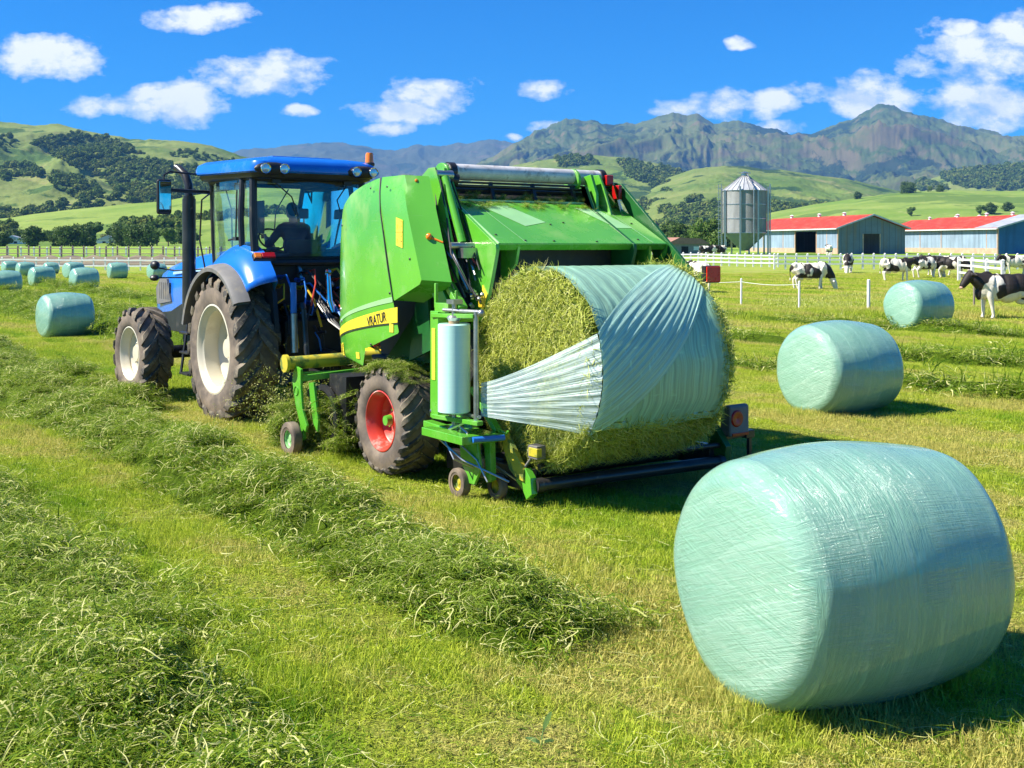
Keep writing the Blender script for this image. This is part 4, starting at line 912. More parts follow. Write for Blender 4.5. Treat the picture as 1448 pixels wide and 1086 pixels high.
# ------------------------------------------------------------------ round baler with wrapping table
BO = Vector((1.5, 0, 0))
baler = empty('round_baler', wl(*BO), TH, label='bright green round baler with yellow stripe, red wheels and a bale on its wrapping table', cat='baler')
def B(mb, name, m, parent=None, **k): return mb.build(name, m, parent or baler, off=BO, **k)
def interp(tab, v): return float(np.interp(v, [t[0] for t in tab], [t[1] for t in tab]))
MX = lambda x, s: x if s < 0 else 3.0-x
def side_panel(s):
    X = lambda x: MX(x, s)
    yf = [(1.06,.57),(1.10,.95),(1.15,1.20),(1.25,1.33),(1.6,1.38),(2.1,1.32),(2.4,1.23),(2.76,1.06),(2.9,.80),(2.98,.52),(3.03,.26)]
    yb = [(1.06,.53),(1.25,.44),(1.255,.40),(1.45,-.26),(1.47,-.28),(1.78,-.16),(2.4,.02),(3.03,.20)]
    def xo(y, z):                                   # gentle outward belly, falling away to the front and the top
        return .08+.20*max(0, (y-.55)/.85)**2.2+.07*max(0, (z-2.65)/.4)**2+.03*max(0, (1.35-z)/.3)
    P = []
    zs = sorted(set(list(np.linspace(1.06, 3.03, 40))+[1.25, 1.255, 1.45, 1.47, 1.78]))
    for z in zs:
        a, b = interp(yf, z), interp(yb, z); P.append([(X(xo(a+(b-a)*t, z)), a+(b-a)*t, z) for t in np.linspace(0, 1, 26)])
    mb = MB(); mb.grid(P); pf = B(mb, 'side_panel', M['green'], smooth=35)
    # rear side panel behind the seam, folded inward at its back edge
    yf2 = [(1.95,-.86),(2.1,-.80),(2.4,-.60),(2.65,-.47),(2.9,-.34),(3.03,-.30)]
    P = []
    for z in np.linspace(1.78, 3.04, 30):
        a = interp([(1.78,-.18),(2.4,.0),(3.04,.18)], z); b = interp([(1.78,-.20),(1.97,-.73),(3.04,-.30)], z)
        P.append([(X(xo(a+(b-a)*t, z)), a+(b-a)*t, z) for t in np.linspace(0, 1, 14)]+[(X(.12), b-.03, z-.003), (X(.20), b-.10, z-.01), (X(.30), b-.20, z-.02)])
    mb = MB(); mb.grid(P); pr = B(mb, 'rear_side_panel', M['green'], smooth=28)
    if s > 0: return
    def decal(name, m, pts, parent, d=.004):        # flat decal following the panel: rows of (y,z) quads
        mb = MB(); mb.grid([[(xo(y, z)-d-.001, y, z) for (y, z) in row] for row in pts]); return B(mb, name, m, parent, smooth=60)
    # stripes that are part of the livery
    top = lambda t: 1.30-t*1.50; n = 18
    def band(y0, z0, y1, z1, h0, h1, sag, steps=n):
        r0, r1 = [], []
        for i in range(steps+1):
            t = i/steps; y = y0+(y1-y0)*t; z = z0+(z1-z0)*t+sag*4*t*(1-t); h = h0+(h1-h0)*t; r0.append((y, z)); r1.append((y, z-h))
        return [r0, [(a[0], (a[1]+b[1])/2) for a, b in zip(r0, r1)], r1]
    decal('stripe', M['yellow'], band(1.32, 1.385, -.26, 1.715, .075, .155, .03), pf)
    decal('pinstripe', M['ink'], band(1.32, 1.30, -.27, 1.555, .012, .010, .03), pf, .006)
    decal('pale_stripe', M['green_light'], band(1.33, 1.475, -.16, 1.815, .03, .055, .03), pf)
    # lettering on the stripe
    cu = bpy.data.curves.new('lettering', 'FONT'); cu.body = 'VRATUR'; cu.size = .135; cu.extrude = .001
    t = bpy.data.objects.new('t', cu); COL.objects.link(t); dg = bpy.context.evaluated_depsgraph_get(); me = bpy.data.meshes.new_from_object(t.evaluated_get(dg)); bpy.data.objects.remove(t)
    me.transform(Matrix.Diagonal((.80, 1.05, 1, 1)))
    # text x runs towards -y (rearwards), text y up, rising with the stripe
    ex = Vector((0, -1, .20)).normalized(); ez = Vector((-1, 0, 0)); ey = ez.cross(ex)
    me.transform(Matrix(((ex.x, ey.x, ez.x, .070), (ex.y, ey.y, ez.y, .36), (ex.z, ey.z, ez.z, 1.485), (0,0,0,1)))); me.transform(Matrix.Translation(-BO))
    me.materials.clear(); me.materials.append(M['ink']); lo = bpy.data.objects.new('lettering', me); COL.objects.link(lo); lo.parent = pf
    # warning stickers
    def sticker(y, z, wy, hz, parent, sk=.0, name='warning_sticker', marks=True):
        rows = [[(y-wy/2+wy*i/3, z+hz/2*a+sk*(i/3-.5)) for i in range(4)][::-1] for a in (1, 0, -1)]
        o = decal(name, M['sticker'], rows, parent, .006)
        if marks:
            mb = MB()
            for (dy, dz, a, b) in ((.32, .25, .05, .16), (.32, -.25, .05, .16), (-.3, .36, .07, .05), (-.3, .2, .07, .05), (-.3, -.16, .07, .06), (-.3, -.34, .09, .06), (0, .02, .75, .012)):
                yy = y+dy*wy; zz = z+dz*hz-sk*(dy); mb.box((xo(yy, zz)-.008, yy, zz), (.002, a*wy*1.3, b*hz))
            B(mb, 'pictogram', M['ink'], o)
        return o
    sticker(-.30, 2.46, .13, .28, pr, .03); sticker(1.10, 1.19, .07, .14, pf); sticker(1.21, 1.19, .05, .10, pf, name='round_sticker', marks=False); sticker(.62, 1.16, .08, .07, pf, name='round_sticker', marks=False); sticker(-.14, 1.50, .08, .09, pf, marks=False)
    mb = MB()
    for (y, z) in ((1.2, 1.62), (1.12, 1.5)): mb.ball((xo(y, z)-.004, y, z), (.008, .022, .022), 10)
    each(mb, lambda q: B(q, 'latch', M['steel'], pf))
    mb = MB(); mb.ball((.20, -.66, 2.42), (.03,.035,.035), 12); mb.tube([(.22, -.67, 2.41), (.30, -.76, 2.36)], .012, 6); mb.ball((.12,-.60,1.99), (.02,.025,.025), 10); mb.ball((.2,-.42,2.98), (.018,.018,.018), 8)
    B(mb, 'orange_knob', M['orange_lens'], pr)
side_panel(-1); side_panel(1)
# body core between the panels
mb = MB(); mb.prism([(1.15, 1.1), (1.25, 1.7), (1.1, 2.5), (.7, 2.85), (-.1, 2.9), (-.45, 2.7), (-.9, 2.3), (-.9, 1.4), (-.4, .9), (.5, .75)], .66, 2.34); B(mb, 'bale_chamber', M['dark'], bevel=.02)
mb = MB(); mb.prism([(1.0, .75), (1.2, 1.1), (.3, 1.12), (-.6, 1.5), (-1.0, 1.5), (-1.05, 1.2), (-.5, .6), (.4, .45)], .56, 2.44); mb.bb((.45, -.12, .42), (2.55, .12, .62)); B(mb, 'chassis', M['dark'], bevel=.02)
mb = MB(); mb.prism([(.60, 1.1), (-.20, 1.78), (-.73, 1.95), (-.78, 1.5), (-.62, 1.2), (.2, 1.05)], .42, .46); B(mb, 'inner_side_plate', M['green_dark'])
mb = MB(); mb.prism([(-.1, 1.15), (-.25, 1.8), (-.45, 1.9), (-.55, 1.3)], .30, .33); mb.prism([(-.1, 1.15), (-.25, 1.8), (-.45, 1.9), (-.55, 1.3)], 2.67, 2.70); each(mb, lambda q: B(q, 'mudguard', M['green_dark']))
# tailgate: slanting hood panel, with its side plates
def tail():
    x0, x1 = .64, 2.86
    mb = MB(); mb.add([(x0, -.40, 2.79), (x1, -.40, 2.79), (x1, -1.22, 2.35), (x0, -1.22, 2.35), (x0, -.44, 2.70), (x1, -.44, 2.70), (x1, -1.16, 2.28), (x0, -1.16, 2.28)],
        [(0,1,2,3), (7,6,5,4), (0,4,5,1), (1,5,6,2), (2,6,7,3), (3,7,4,0)]); h = B(mb, 'tailgate', M['green'], bevel=.015)
    d = Vector((0, -.82, -.44)).normalized(); nrm = Vector((0, -.44, .82)).normalized()
    def P(x, t, o=.003): return Vector((x, -.40, 2.79))+d*(t*.9305)+nrm*o
    mb = MB()
    mb.add([P(.92, .12), P(1.26, .10), P(1.52, .50), P(1.20, .60)], [(0,3,2,1)]); mb.add([P(2.16, .12), P(2.46, .14), P(2.62, .62), P(2.40, .62)], [(0,3,2,1)]); each(mb, lambda q: B(q, 'pale_patch', M['green_light'], h, smooth=0))  # two slanted quads of lighter green laid flat on the hood
    mb = MB()
    for x, w2 in ((.88, .008), (2.55, .012)): mb.add([P(x, .02, .004), P(x+w2, .02, .004), P(x+.10+w2, .98, .004), P(x+.10, .98, .004)], [(0,3,2,1)])
    mb.bar(P(x0, -.01, .006), P(x1, -.01, .006), .012, .02); mb.bar(P(x0+.005, 0, .006), P(x0+.005, 1, .006), .014, .012); B(mb, 'seam', M['green_light'], h, smooth=0)
    mb = MB()
    for x, t in ((1.0,.93),(1.35,.94),(1.9,.95),(2.5,.9),(1.55,.55),(1.75,.5),(.72,.8),(1.7,.03),(2.7,.5)): mb.ball(P(x, t, .002), (.014,.014,.008), 8)
    each(mb, lambda q: B(q, 'bolt', M['steel_black'], h))
    # return lip and inner brackets under the hood
    mb = MB(); mb.prism([(-1.16, 2.27), (-1.22, 2.34), (-1.20, 2.24), (-.95, 1.98), (-.92, 2.0)], x1-.02, x1); mb.prism([(-1.20, 2.34), (-1.18, 2.12), (-.85, 1.92), (-.6, 2.4)], x1-.25, x1-.22); mb.prism([(-1.20, 2.34), (-1.15, 2.15), (-.85, 1.92), (-.6, 2.4)], x0+.25, x0+.28)
    each(mb, lambda q: B(q, 'hood_bracket', M['green'], h))
    for s in (-1, 1):
        X = lambda x: MX(x, s)
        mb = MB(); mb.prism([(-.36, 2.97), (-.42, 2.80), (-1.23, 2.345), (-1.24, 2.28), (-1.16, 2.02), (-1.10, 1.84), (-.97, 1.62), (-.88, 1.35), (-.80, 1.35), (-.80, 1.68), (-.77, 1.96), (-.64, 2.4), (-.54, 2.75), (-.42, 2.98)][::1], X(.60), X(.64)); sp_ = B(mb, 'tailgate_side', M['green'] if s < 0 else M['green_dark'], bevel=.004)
        mb = MB(); mb.prism([(-1.02, 1.95), (-1.10, 1.86), (-.97, 1.62)], X(.59), X(.60)); B(mb, 'warning_sticker', M['sticker'], sp_) if s < 0 else None
        mb = MB()                                    # curved head bracket of the top roller
        arc = [(-.20+.13*math.cos(R_(a))*1.1, 3.06+.13*math.sin(R_(a))) for a in range(-30, 231, 20)]
        mb.prism(arc, X(.62), X(.66)); B(mb, 'roller_bracket', M['green'], sp_, bevel=.01)
        mb = MB(); mb.prism([(-.15, 3.03), (-.30, 3.12), (-.42, 3.12), (-.50, 2.98), (-.62, 2.70), (-.80, 2.2), (-.84, 1.98), (-.72, 1.95), (-.62, 2.2), (-.42, 2.7), (-.25, 2.92)], X(.41), X(.44)); B(mb, 'link_plate', M['green'], bevel=.006)
        mb = MB(); mb.prism([(-.30, 3.10), (-.42, 3.12), (-.52, 2.9), (-.52, 2.7), (-.42, 2.8)], X(.52), X(.56)); B(mb, 'link_plate', M['green'], bevel=.006)
    mb = MB()                                        # right hand outer edge of the machine seen over the hood
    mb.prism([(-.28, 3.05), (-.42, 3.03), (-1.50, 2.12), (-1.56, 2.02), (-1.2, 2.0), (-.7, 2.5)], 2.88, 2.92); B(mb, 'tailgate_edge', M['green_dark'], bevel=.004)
    return h
tail()
mb = MB()
mb.tube([(.074, -.17, 1.79), (.073, -.07, 2.1), (.073, .01, 2.4), (.074, .09, 2.68), (.10, .15, 2.88), (.135, .195, 3.03)], .008, 6); B(mb, 'panel_seam', M['ink'])
for (x, y, z) in ((.075, .95, 2.55), (.075, .30, 2.93), (.075, -.05, 2.93), (.076, -.50, 2.2), (.075, -.1, 1.85), (.076, .3, 1.3), (.09, .9, 1.12)):
    mb = MB(); mb.ball((x, y, z), (.006, .014, .014), 8); B(mb, 'panel_bolt', M['steel_black'])
# hydraulic rams and hoses at the left back edge
mb = MB(); mb.tube([(.50, -.48, 3.02), (.50, -.80, 2.36)], .042, 14); mb.tube([(.50, -.80, 2.36), (.50, -.88, 2.2)], .022, 10); B(mb, 'hydraulic_ram', M['green'])
mb = MB(); mb.tube([(.36, -.80, 2.33), (.62, -.84, 2.33)], .035, 12); mb.tube([(.42, -.42, 3.05), (.62, -.42, 3.05)], .045, 12); mb.box((.52, -.86, 2.26), (.16, .1, .1)); mb.tube([(.36, -.6, 2.35), (.42, -.75, 2.2), (.5, -.9, 1.9)], .012, 6); B(mb, 'ram_pivot', M['steel'])
for nm, ks in (('black', 12), ('steel', 4), ('red', 2)):
    mb = MB()
    for k in range(ks):
        x = random.uniform(.42, .58); y = random.uniform(-.52, -.38); z = random.uniform(2.7, 3.0); zz = random.uniform(1.6, 2.2)
        mb.tube([(x, y, z), (x+random.uniform(-.05, .05), y-.12, (z*2+zz)/3), (x+random.uniform(-.08, .04), y-.32, (z+zz*2)/3), (x, y-random.uniform(.4, .6), zz)], random.uniform(.008, .014), 6)
    each(mb, lambda q: B(q, 'hose', M[nm]))
mb = MB()
for k in range(16):
    t = k/15; mb.lathe([(-.012,.02),(.012,.02)], (.52, -.62-.42*t, 2.10-.30*t+.04*math.sin(t*9)), 'x', 6); 
for k in range(8): mb.ball((.55+random.uniform(-.04,.04), -1.0+random.uniform(-.1,.1), 1.83+random.uniform(-.1,.08)), .022, 8)
B(mb, 'drive_chain', M['steel'])
mb = MB(); mb.bar((.36, -.70, 2.02), (.36, -1.02, 1.72), .10, .06); mb.bar((.30, -.66, 1.9), (.38, -.9, 1.5), .06, .14); mb.bb((.28, -1.08, 1.60), (.58, -.82, 1.68)); mb.tube([(.3, -1.0, 1.62), (.3, -1.0, 1.9)], .016, 8); B(mb, 'wrapper_bracket', M['green'], bevel=.006)
mb = MB(); mb.box((.56, -1.05, 1.78), (.04, .07, .10)); B(mb, 'yellow_switch', M['hose_yellow'], bevel=.01)
# top roller and its guards, grass left on top
mb = MB(); mb.tube([(.70, -.20, 3.10), (2.80, -.20, 3.10)], .085, 28); tr_ = B(mb, 'top_roller', M['white_worn'])
mb = MB(); 
for x in (.70, 2.72): mb.lathe([(0, .05), (0, .10), (.07, .10), (.07, .05)], (x, -.20, 3.10), 'x', 24)
mb.tube([(.68, -.28, 3.02), (.76, -.30, 3.0)], .07, 14); B(mb, 'roller_end', M['steel_black'], tr_)
mb = MB()
for z, y in ((2.99, -.27), (2.955, -.30), (2.92, -.24)): mb.tube([(.66, y, z), (2.84, y, z)], .012, 8)
for x in (1.2, 1.75, 2.3): mb.bar((x, -.26, 3.0), (x, -.34, 2.78), .04, .03)
B(mb, 'guard_rail', M['steel_black'])
mb = MB(); mb.bb((.66, -.10, 2.62), (2.84, .1, 2.98)); mb.prism([(-.36, 2.74), (-.1, 2.76), (-.1, 2.7), (-.36, 2.68)], .66, 2.84); B(mb, 'belt', M['dark'])
mb = MB()
for x in (2.62, 2.74): mb.prism([(-.02, 3.08), (-.22, 3.06), (-.5, 2.78), (-.3, 2.74)], x, x+.03)
each(mb, lambda q: B(q, 'end_plate', M['green'], bevel=.004))
mb = MB(); mb.box((2.80, -.30, 3.07), (.10, .08, .12)); mb.box((2.83, -.42, 2.93), (.05, .12, .16)); each(mb, lambda q: B(q, 'red_reflector', M['red_reflector'], bevel=.01))
# running wheels
for s in (-1, 1): wheel(.55, .46, .30, 22, .022, M['red'], Vector((MX(0, s), 0, .545))-BO, baler, flip=s > 0, hub=.07, dish=.5, bolts=6, hubcol=M['green'])
mb = MB(); mb.tube([(.2, 0, .55), (2.8, 0, .55)], .06, 12); mb.lathe([(-.03, .001), (-.03, .05), (.04, .06), (.1, .06)], (.11, 0, .545), 'x', 16); B(mb, 'axle', M['green'])
# pickup with side arm and gauge wheel
mb = MB(); mb.tube([(-.22, 1.72, 1.00), (.9, 1.66, 1.02)], .075, 20); mb.lathe([(-.02, .001), (-.02, .10), (.02, .10), (.02, .001)], (-.24, 1.72, 1.0), 'x', 24); B(mb, 'pickup_beam', M['yellow_dirty'])
mb = MB()
mb.prism([(1.50, .95), (1.66, .98), (1.72, .80), (1.64, .55), (1.52, .34), (1.38, .26), (1.34, .34), (1.46, .52), (1.50, .75)], -.16, -.13); mb.prism([(1.30, .82), (1.42, .80), (1.36, .55), (1.30, .36), (1.20, .28), (1.18, .42), (1.24, .6)], -.10, -.07)
mb.bar((-.12, 1.55, .84), (.5, 1.35, .9), .05, .07); mb.tube([(-.26, 1.50, .17), (-.1, 1.50, .17)], .02, 8); mb.bar((-.12, 1.50, .17), (-.12, 1.58, .6), .04, .07); mb.lathe([(-.02,.05),(.02,.05)], (-.15, 1.6, .7), 'x', 12)
mb.tube([(-.15, 1.72, .88), (.8, 1.5, .88)], .018, 8); B(mb, 'pickup_arm', M['green'], bevel=.005)
mb = MB(); mb.lathe([(0, .30), (.01, .36), (.05, .36), (.05, .1)], (.02, 1.35, .42), 'x', 28); mb.tube([(.05, 1.35, .42), (2.9, 1.35, .42)], .22, 20); mb.bb((.1, .9, .3), (2.8, 1.3, .9)); mb.tube([(.0, 1.62, .66), (2.9, 1.62, .66)], .05, 10); B(mb, 'pickup_reel', M['dark'])
mb = MB()
for k in range(90):
    x = .08+.032*k; 
    for a in (20, 95, 170, 245): 
        aa = R_(a+random.uniform(-8, 8)); mb.bar((x, 1.35+.2*math.cos(aa), .42+.2*math.sin(aa)), (x, 1.35+.36*math.cos(aa+.25), .42+.36*math.sin(aa+.25)), .006, .006)
B(mb, 'tines', M['steel'], smooth=0)
wheel(.19, .11, .10, 0, 0, M['green_light'], Vector((-.33, 1.49, .185))-BO, baler, hub=.03, dish=.3, bolts=0)
wheel(.19, .11, .10, 0, 0, M['green_light'], Vector((3.30, 1.49, .185))-BO, baler, flip=True, hub=.03, dish=.3, bolts=0)
# drawbar, jack, drive shaft, hoses to the tractor
mb = MB(); mb.prism([(1.2, .95), (1.2, 1.2), (2.4, .82), (3.15, .62), (3.15, .52), (2.3, .62)], 1.42, 1.58); mb.bar((.9, 1.1, 1.0), (1.42, 2.4, .75), .08, .12); mb.bar((2.1, 1.1, 1.0), (1.58, 2.4, .75), .08, .12); mb.tube([(1.5, 3.1, .5), (1.5, 3.1, .66)], .07, 14); B(mb, 'drawbar', M['green_dark'], bevel=.01)
mb = MB(); mb.tube([(1.45, 3.5, .88), (1.5, 1.2, 1.1)], .07, 16); mb.lathe([(0, .10), (.18, .13)], (1.46, 3.2, .9), 'y', 16); B(mb, 'drive_shaft', M['hose_yellow'])
mb = MB(); mb.bb((.95, 1.28, 1.3), (2.05, 1.40, 2.3)); mb.bb((1.1, 1.38, 1.35), (1.9, 1.44, 1.7)); B(mb, 'front_plate', M['green_dark'], bevel=.01)
for nm in ('black', 'hose_blue', 'hose_red', 'steel', 'black'):
    mb = MB()
    for k in range(3):
        x = random.uniform(1.0, 1.6); x2 = x+random.uniform(-.2, .2); mb.tube([(x, 1.3, random.uniform(1.3, 1.8)), (x, 1.8, 1.35), ((x+x2)/2, 2.4, 1.1+random.uniform(-.1, .2)), (x2, 3.1, 1.35), (x2, 3.5, 1.6)], .014, 6)
    each(mb, lambda q: B(q, 'hose', M[nm]))
# ---- wrapping gear: film stretcher frame on the left
mb = MB(); mb.bb((-.03, -1.20, .72), (.07, -1.06, 1.72)); mb.bb((.10, -1.14, .78), (.15, -1.06, 1.66)); mb.bar((-.02, -1.10, 1.68), (.04, -1.72, 1.70), .06, .04); mb.bar((-.02, -1.12, .74), (.04, -1.80, .75), .07, .04); mb.bb((-.02, -1.36, 1.71), (.06, -1.12, 1.80)); mb.bar((.0, -1.12, 1.98), (.0, -1.12, 1.75), .03, .03)
frm = B(mb, 'film_frame', M['green'], bevel=.006)
mb = MB(); mb.bb((-.036, -1.155, 1.08), (-.03, -1.10, 1.56)); B(mb, 'yellow_label', M['sticker'], frm)
mb = MB(); mb.tube([(.0, -1.43, .70), (.0, -1.43, 1.80)], .022, 10); mb.lathe([(0, .05), (.03, .07), (.05, .05)], (0, -1.43, 1.645), 'z', 18); mb.tube([(.05, -1.72, .72), (.05, -1.72, 1.74)], .024, 12); mb.tube([(-.03, -1.30, 1.74), (.06, -1.78, 1.74)], .018, 8); mb.ball((.05, -1.8, 1.73), .035, 10); mb.tube([(-.03, -1.06, .78), (.12, -1.2, .77), (.06, -1.76, .80)], .018, 8); mb.bb((-.05, -1.5, 1.80), (.05, -1.38, 1.84)); B(mb, 'spindle', M['steel'], frm)
# lower carrier: green beam, legs, blue ram, wheels
mb = MB(); mb.bb((-.10, -1.72, .555), (.30, -1.02, .63)); mb.bar((.1, -.8, .62), (.1, -1.3, .6), .1, .06); mb.prism([(-1.25, .58), (-1.55, .60), (-1.62, .30), (-1.52, .14), (-1.42, .14), (-1.30, .32)], .16, .19); mb.prism([(-1.55, .60), (-1.66, .58), (-1.68, .2), (-1.60, .16)], .24, .30)
mb.bar((.3, -1.0, .75), (.3, -1.55, .5), .06, .06); cr_ = B(mb, 'carrier_beam', M['green'], bevel=.006)
mb = MB(); mb.tube([(-.0, -1.74, .60), (.30, -1.80, .60)], .026, 12); B(mb, 'blue_ram', M['hose_blue'], cr_)
mb = MB()
for k in range(7): mb.tube([(random.uniform(-.05, .35), random.uniform(-1.1, -1.7), .56), (random.uniform(0, .4), random.uniform(-1.2, -1.8), .38), (random.uniform(.1, .5), random.uniform(-1.4, -1.9), .2)], random.uniform(.007, .014), 6)
for k in range(4): mb.tube([(random.uniform(0, .2), random.uniform(-1.2, -1.6), .63), (random.uniform(0, .2), random.uniform(-1.2, -1.6), .74)], .014, 6)
B(mb, 'linkage', M['steel'], cr_)
wheel(.135, .09, .075, 0, 0, M['yellow_dirty'], Vector((.10, -1.30, .13))-BO, baler, hub=.02, dish=.3, bolts=0); wheel(.12, .08, .065, 0, 0, M['yellow_dirty'], Vector((.34, -1.58, .115))-BO, baler, hub=.02, dish=.3, bolts=0)
# swing arm up to the film, yellow and green, then the end casting of the rollers
mb = MB(); mb.bar((.36, -1.20, .98), (.36, -1.62, .62), .05, .07, (1,0,0)); mb.lathe([(-.03,.05),(.03,.05)], (.36, -1.62, .60), 'x', 14); mb.tube([(.36, -1.55, .66), (.36, -1.75, .62), (.36, -1.78, .65)], .014, 6); B(mb, 'swing_arm', M['green'], bevel=.005)
mb = MB(); mb.prism([(-1.60, .62), (-1.68, .64), (-1.98, .33), (-1.98, .22), (-1.86, .24), (-1.76, .30)], .38, .43); sw_ = B(mb, 'yellow_arm', M['yellow_dirty'], bevel=.006)
mb = MB(); mb.prism([(-1.86, .30), (-1.98, .34), (-2.06, .26), (-2.08, .12), (-2.0, .06), (-1.94, .14), (-1.84, .20)], .40, .47); B(mb, 'roller_casting', M['green'], bevel=.006)
mb = MB(); mb.bb((.40, -2.16, .44), (.50, -2.02, .56)); mb.tube([(.42, -1.95, .34), (.44, -2.05, .46)], .014, 6); hz_ = B(mb, 'side_lamp', M['grey'], bevel=.012)
mb = MB(); mb.bb((.45, -2.17, .46), (.392, -2.04, .54)); B(mb, 'amber_lens', M['yellow_dirty'], hz_, bevel=.008)
mb = MB(); mb.tube([(.46, -2.06, .19), (2.66, -2.22, .19)], .058, 20); mb.lathe([(0, .065), (.08, .065)], (.46, -2.06, .19), 'x', 18); mb.lathe([(0, .066), (.05, .066)], (2.58, -2.216, .19), 'x', 18); B(mb, 'table_roller', M['steel_black'])
mb = MB(); mb.tube([(.50, -2.06, .36), (2.66, -2.16, .34)], .028, 12); B(mb, 'guide_rod', M['steel_black'])
mb = MB(); mb.tube([(.46, -1.55, .20), (2.66, -1.62, .20)], .075, 20); mb.bb((.5, -1.5, .18), (2.62, -1.2, .34)); mb.bb((.44, -2.0, .12), (.52, -.6, .32)); mb.bb((2.60, -2.1, .12), (2.68, -.6, .34)); B(mb, 'wrapping_table', M['steel_black'], bevel=.01)
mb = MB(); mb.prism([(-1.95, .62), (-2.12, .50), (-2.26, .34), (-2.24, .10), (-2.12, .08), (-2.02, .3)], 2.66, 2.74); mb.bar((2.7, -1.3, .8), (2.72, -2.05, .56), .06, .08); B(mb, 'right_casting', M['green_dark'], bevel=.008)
mb = MB(); mb.prism([(-2.10, .42), (-2.10, .66), (-2.14, .72), (-2.20, .74), (-2.24, .72), (-2.24, .42)], 2.74, 3.02); rl = B(mb, 'rear_lamp_housing', M['grey'], bevel=.03, seg=3)
mb = MB(); mb.lathe([(0, .001), (-.012, .05), (-.012, .075), (0, .085)], (2.835, -2.245, .60), 'y', 28); mb.bb((2.765, -2.252, .425), (3.0, -2.242, .455)); B(mb, 'red_lens', M['red_reflector'], rl, bevel=.004)
mb = MB(); mb.bb((3.0, -2.22, .38), (3.12, -2.14, .46)); mb.bb((3.06, -2.2, .14), (3.1, -2.16, .4)); mb.bar((2.7, -2.16, .40), (3.05, -2.18, .42), .04, .04); B(mb, 'lamp_bracket', M['steel_black'], bevel=.006)
mb = MB(); mb.bb((2.92, -1.72, 1.94), (3.14, -1.66, 2.12)); ub = B(mb, 'upper_lamp_board', M['steel_black'], bevel=.01); mb = MB(); mb.bb((2.93, -1.735, 1.95), (3.13, -1.722, 2.11)); B(mb, 'red_lens', M['red_bright'], ub, bevel=.004)
mb = MB(); mb.bar((2.9, -1.2, 2.0), (3.0, -1.68, 2.0), .05, .05); mb.bar((2.94, -1.5, 2.05), (2.94, -.9, 2.2), .04, .1); B(mb, 'board_arm', M['green_dark'])

# ------------------------------------------------------------------ film roll standing on its spindle
fr_o = Vector((0, -1.43, .81)); froll = empty('film_roll', wl(*fr_o), TH, label='upright roll of mint stretch film mounted on the side of the baler', cat='film roll')
def film_roll_mat():
    t = NT('film_roll_mint'); tc = t.N('ShaderNodeTexCoord').outputs['Object']; n = t.noise(t.vec(tc, (1.5, 1.5, 70)), 1, 4)
    return t.pbr(t.mix(n, (.48,.80,.72), (.60,.88,.80)), .3, 0, t.bump(n, .3, .003), coat=.5)
mb = MB(); mb.lathe([(0, .05), (0, .138), (.01, .148), (.80, .148), (.81, .138), (.81, .05), (.0, .05)], (0,0,0), 'z', 48); mb.build('film', film_roll_mat(), froll)
mb = MB(); mb.lathe([(-.01, .05), (-.01, .036), (.86, .036), (.86, .05), (-.01, .05)], (0,0,0), 'z', 24); mb.build('cardboard_core', plain('cardboard', (.35,.22,.12), .8), froll)

# ------------------------------------------------------------------ grass bale being wrapped
YC, ZC, BR, BX0, BX1 = -1.92, 1.13+.12, .86, .60, 2.15
bale_o = Vector(((BX0+BX1)/2, YC, ZC)); sb = empty('half_wrapped_bale', wl(*bale_o), TH, label='big round bale of green grass on the baler table, half covered in pale film', cat='hay bale')
def SB(mb, name, m, **k): return mb.build(name, m, sb, off=bale_o, **k)
def bale_core():
    P = []; n = 110; prof = [(0, .01)]+[(0, BR*i/14) for i in range(1, 14)]+[(.015, BR*.985), (.05, BR)]
    full = [(BX0+a, b) for a, b in prof]+[(BX0+.05+(BX1-BX0-.1)*i/26, BR) for i in range(1, 26)]+[(BX1-a, b) for a, b in prof[::-1]]
    for (x, rr) in full:
        row = []
        for k in range(n):
            a = 2*PI*k/n; dx = .06*(float(vnoise(rr*9+math.cos(a)*2, a*3, 3))-.5)+.022*math.sin(rr*44-a) if abs(x-BX0) < .02 or abs(x-BX1) < .02 else 0
            dr = .018*(float(fbm(a*7, x*5, 3, 9))-.5)*2; r2 = rr+(dr if rr > .5*BR else 0); row.append((x+dx, YC-r2*math.cos(a), ZC+r2*math.sin(a)))
        P.append(row)
    mb = MB(); mb.grid(P, closed=True); return SB(mb, 'grass_core', M['bale_grass'], smooth=180)
bale_core()
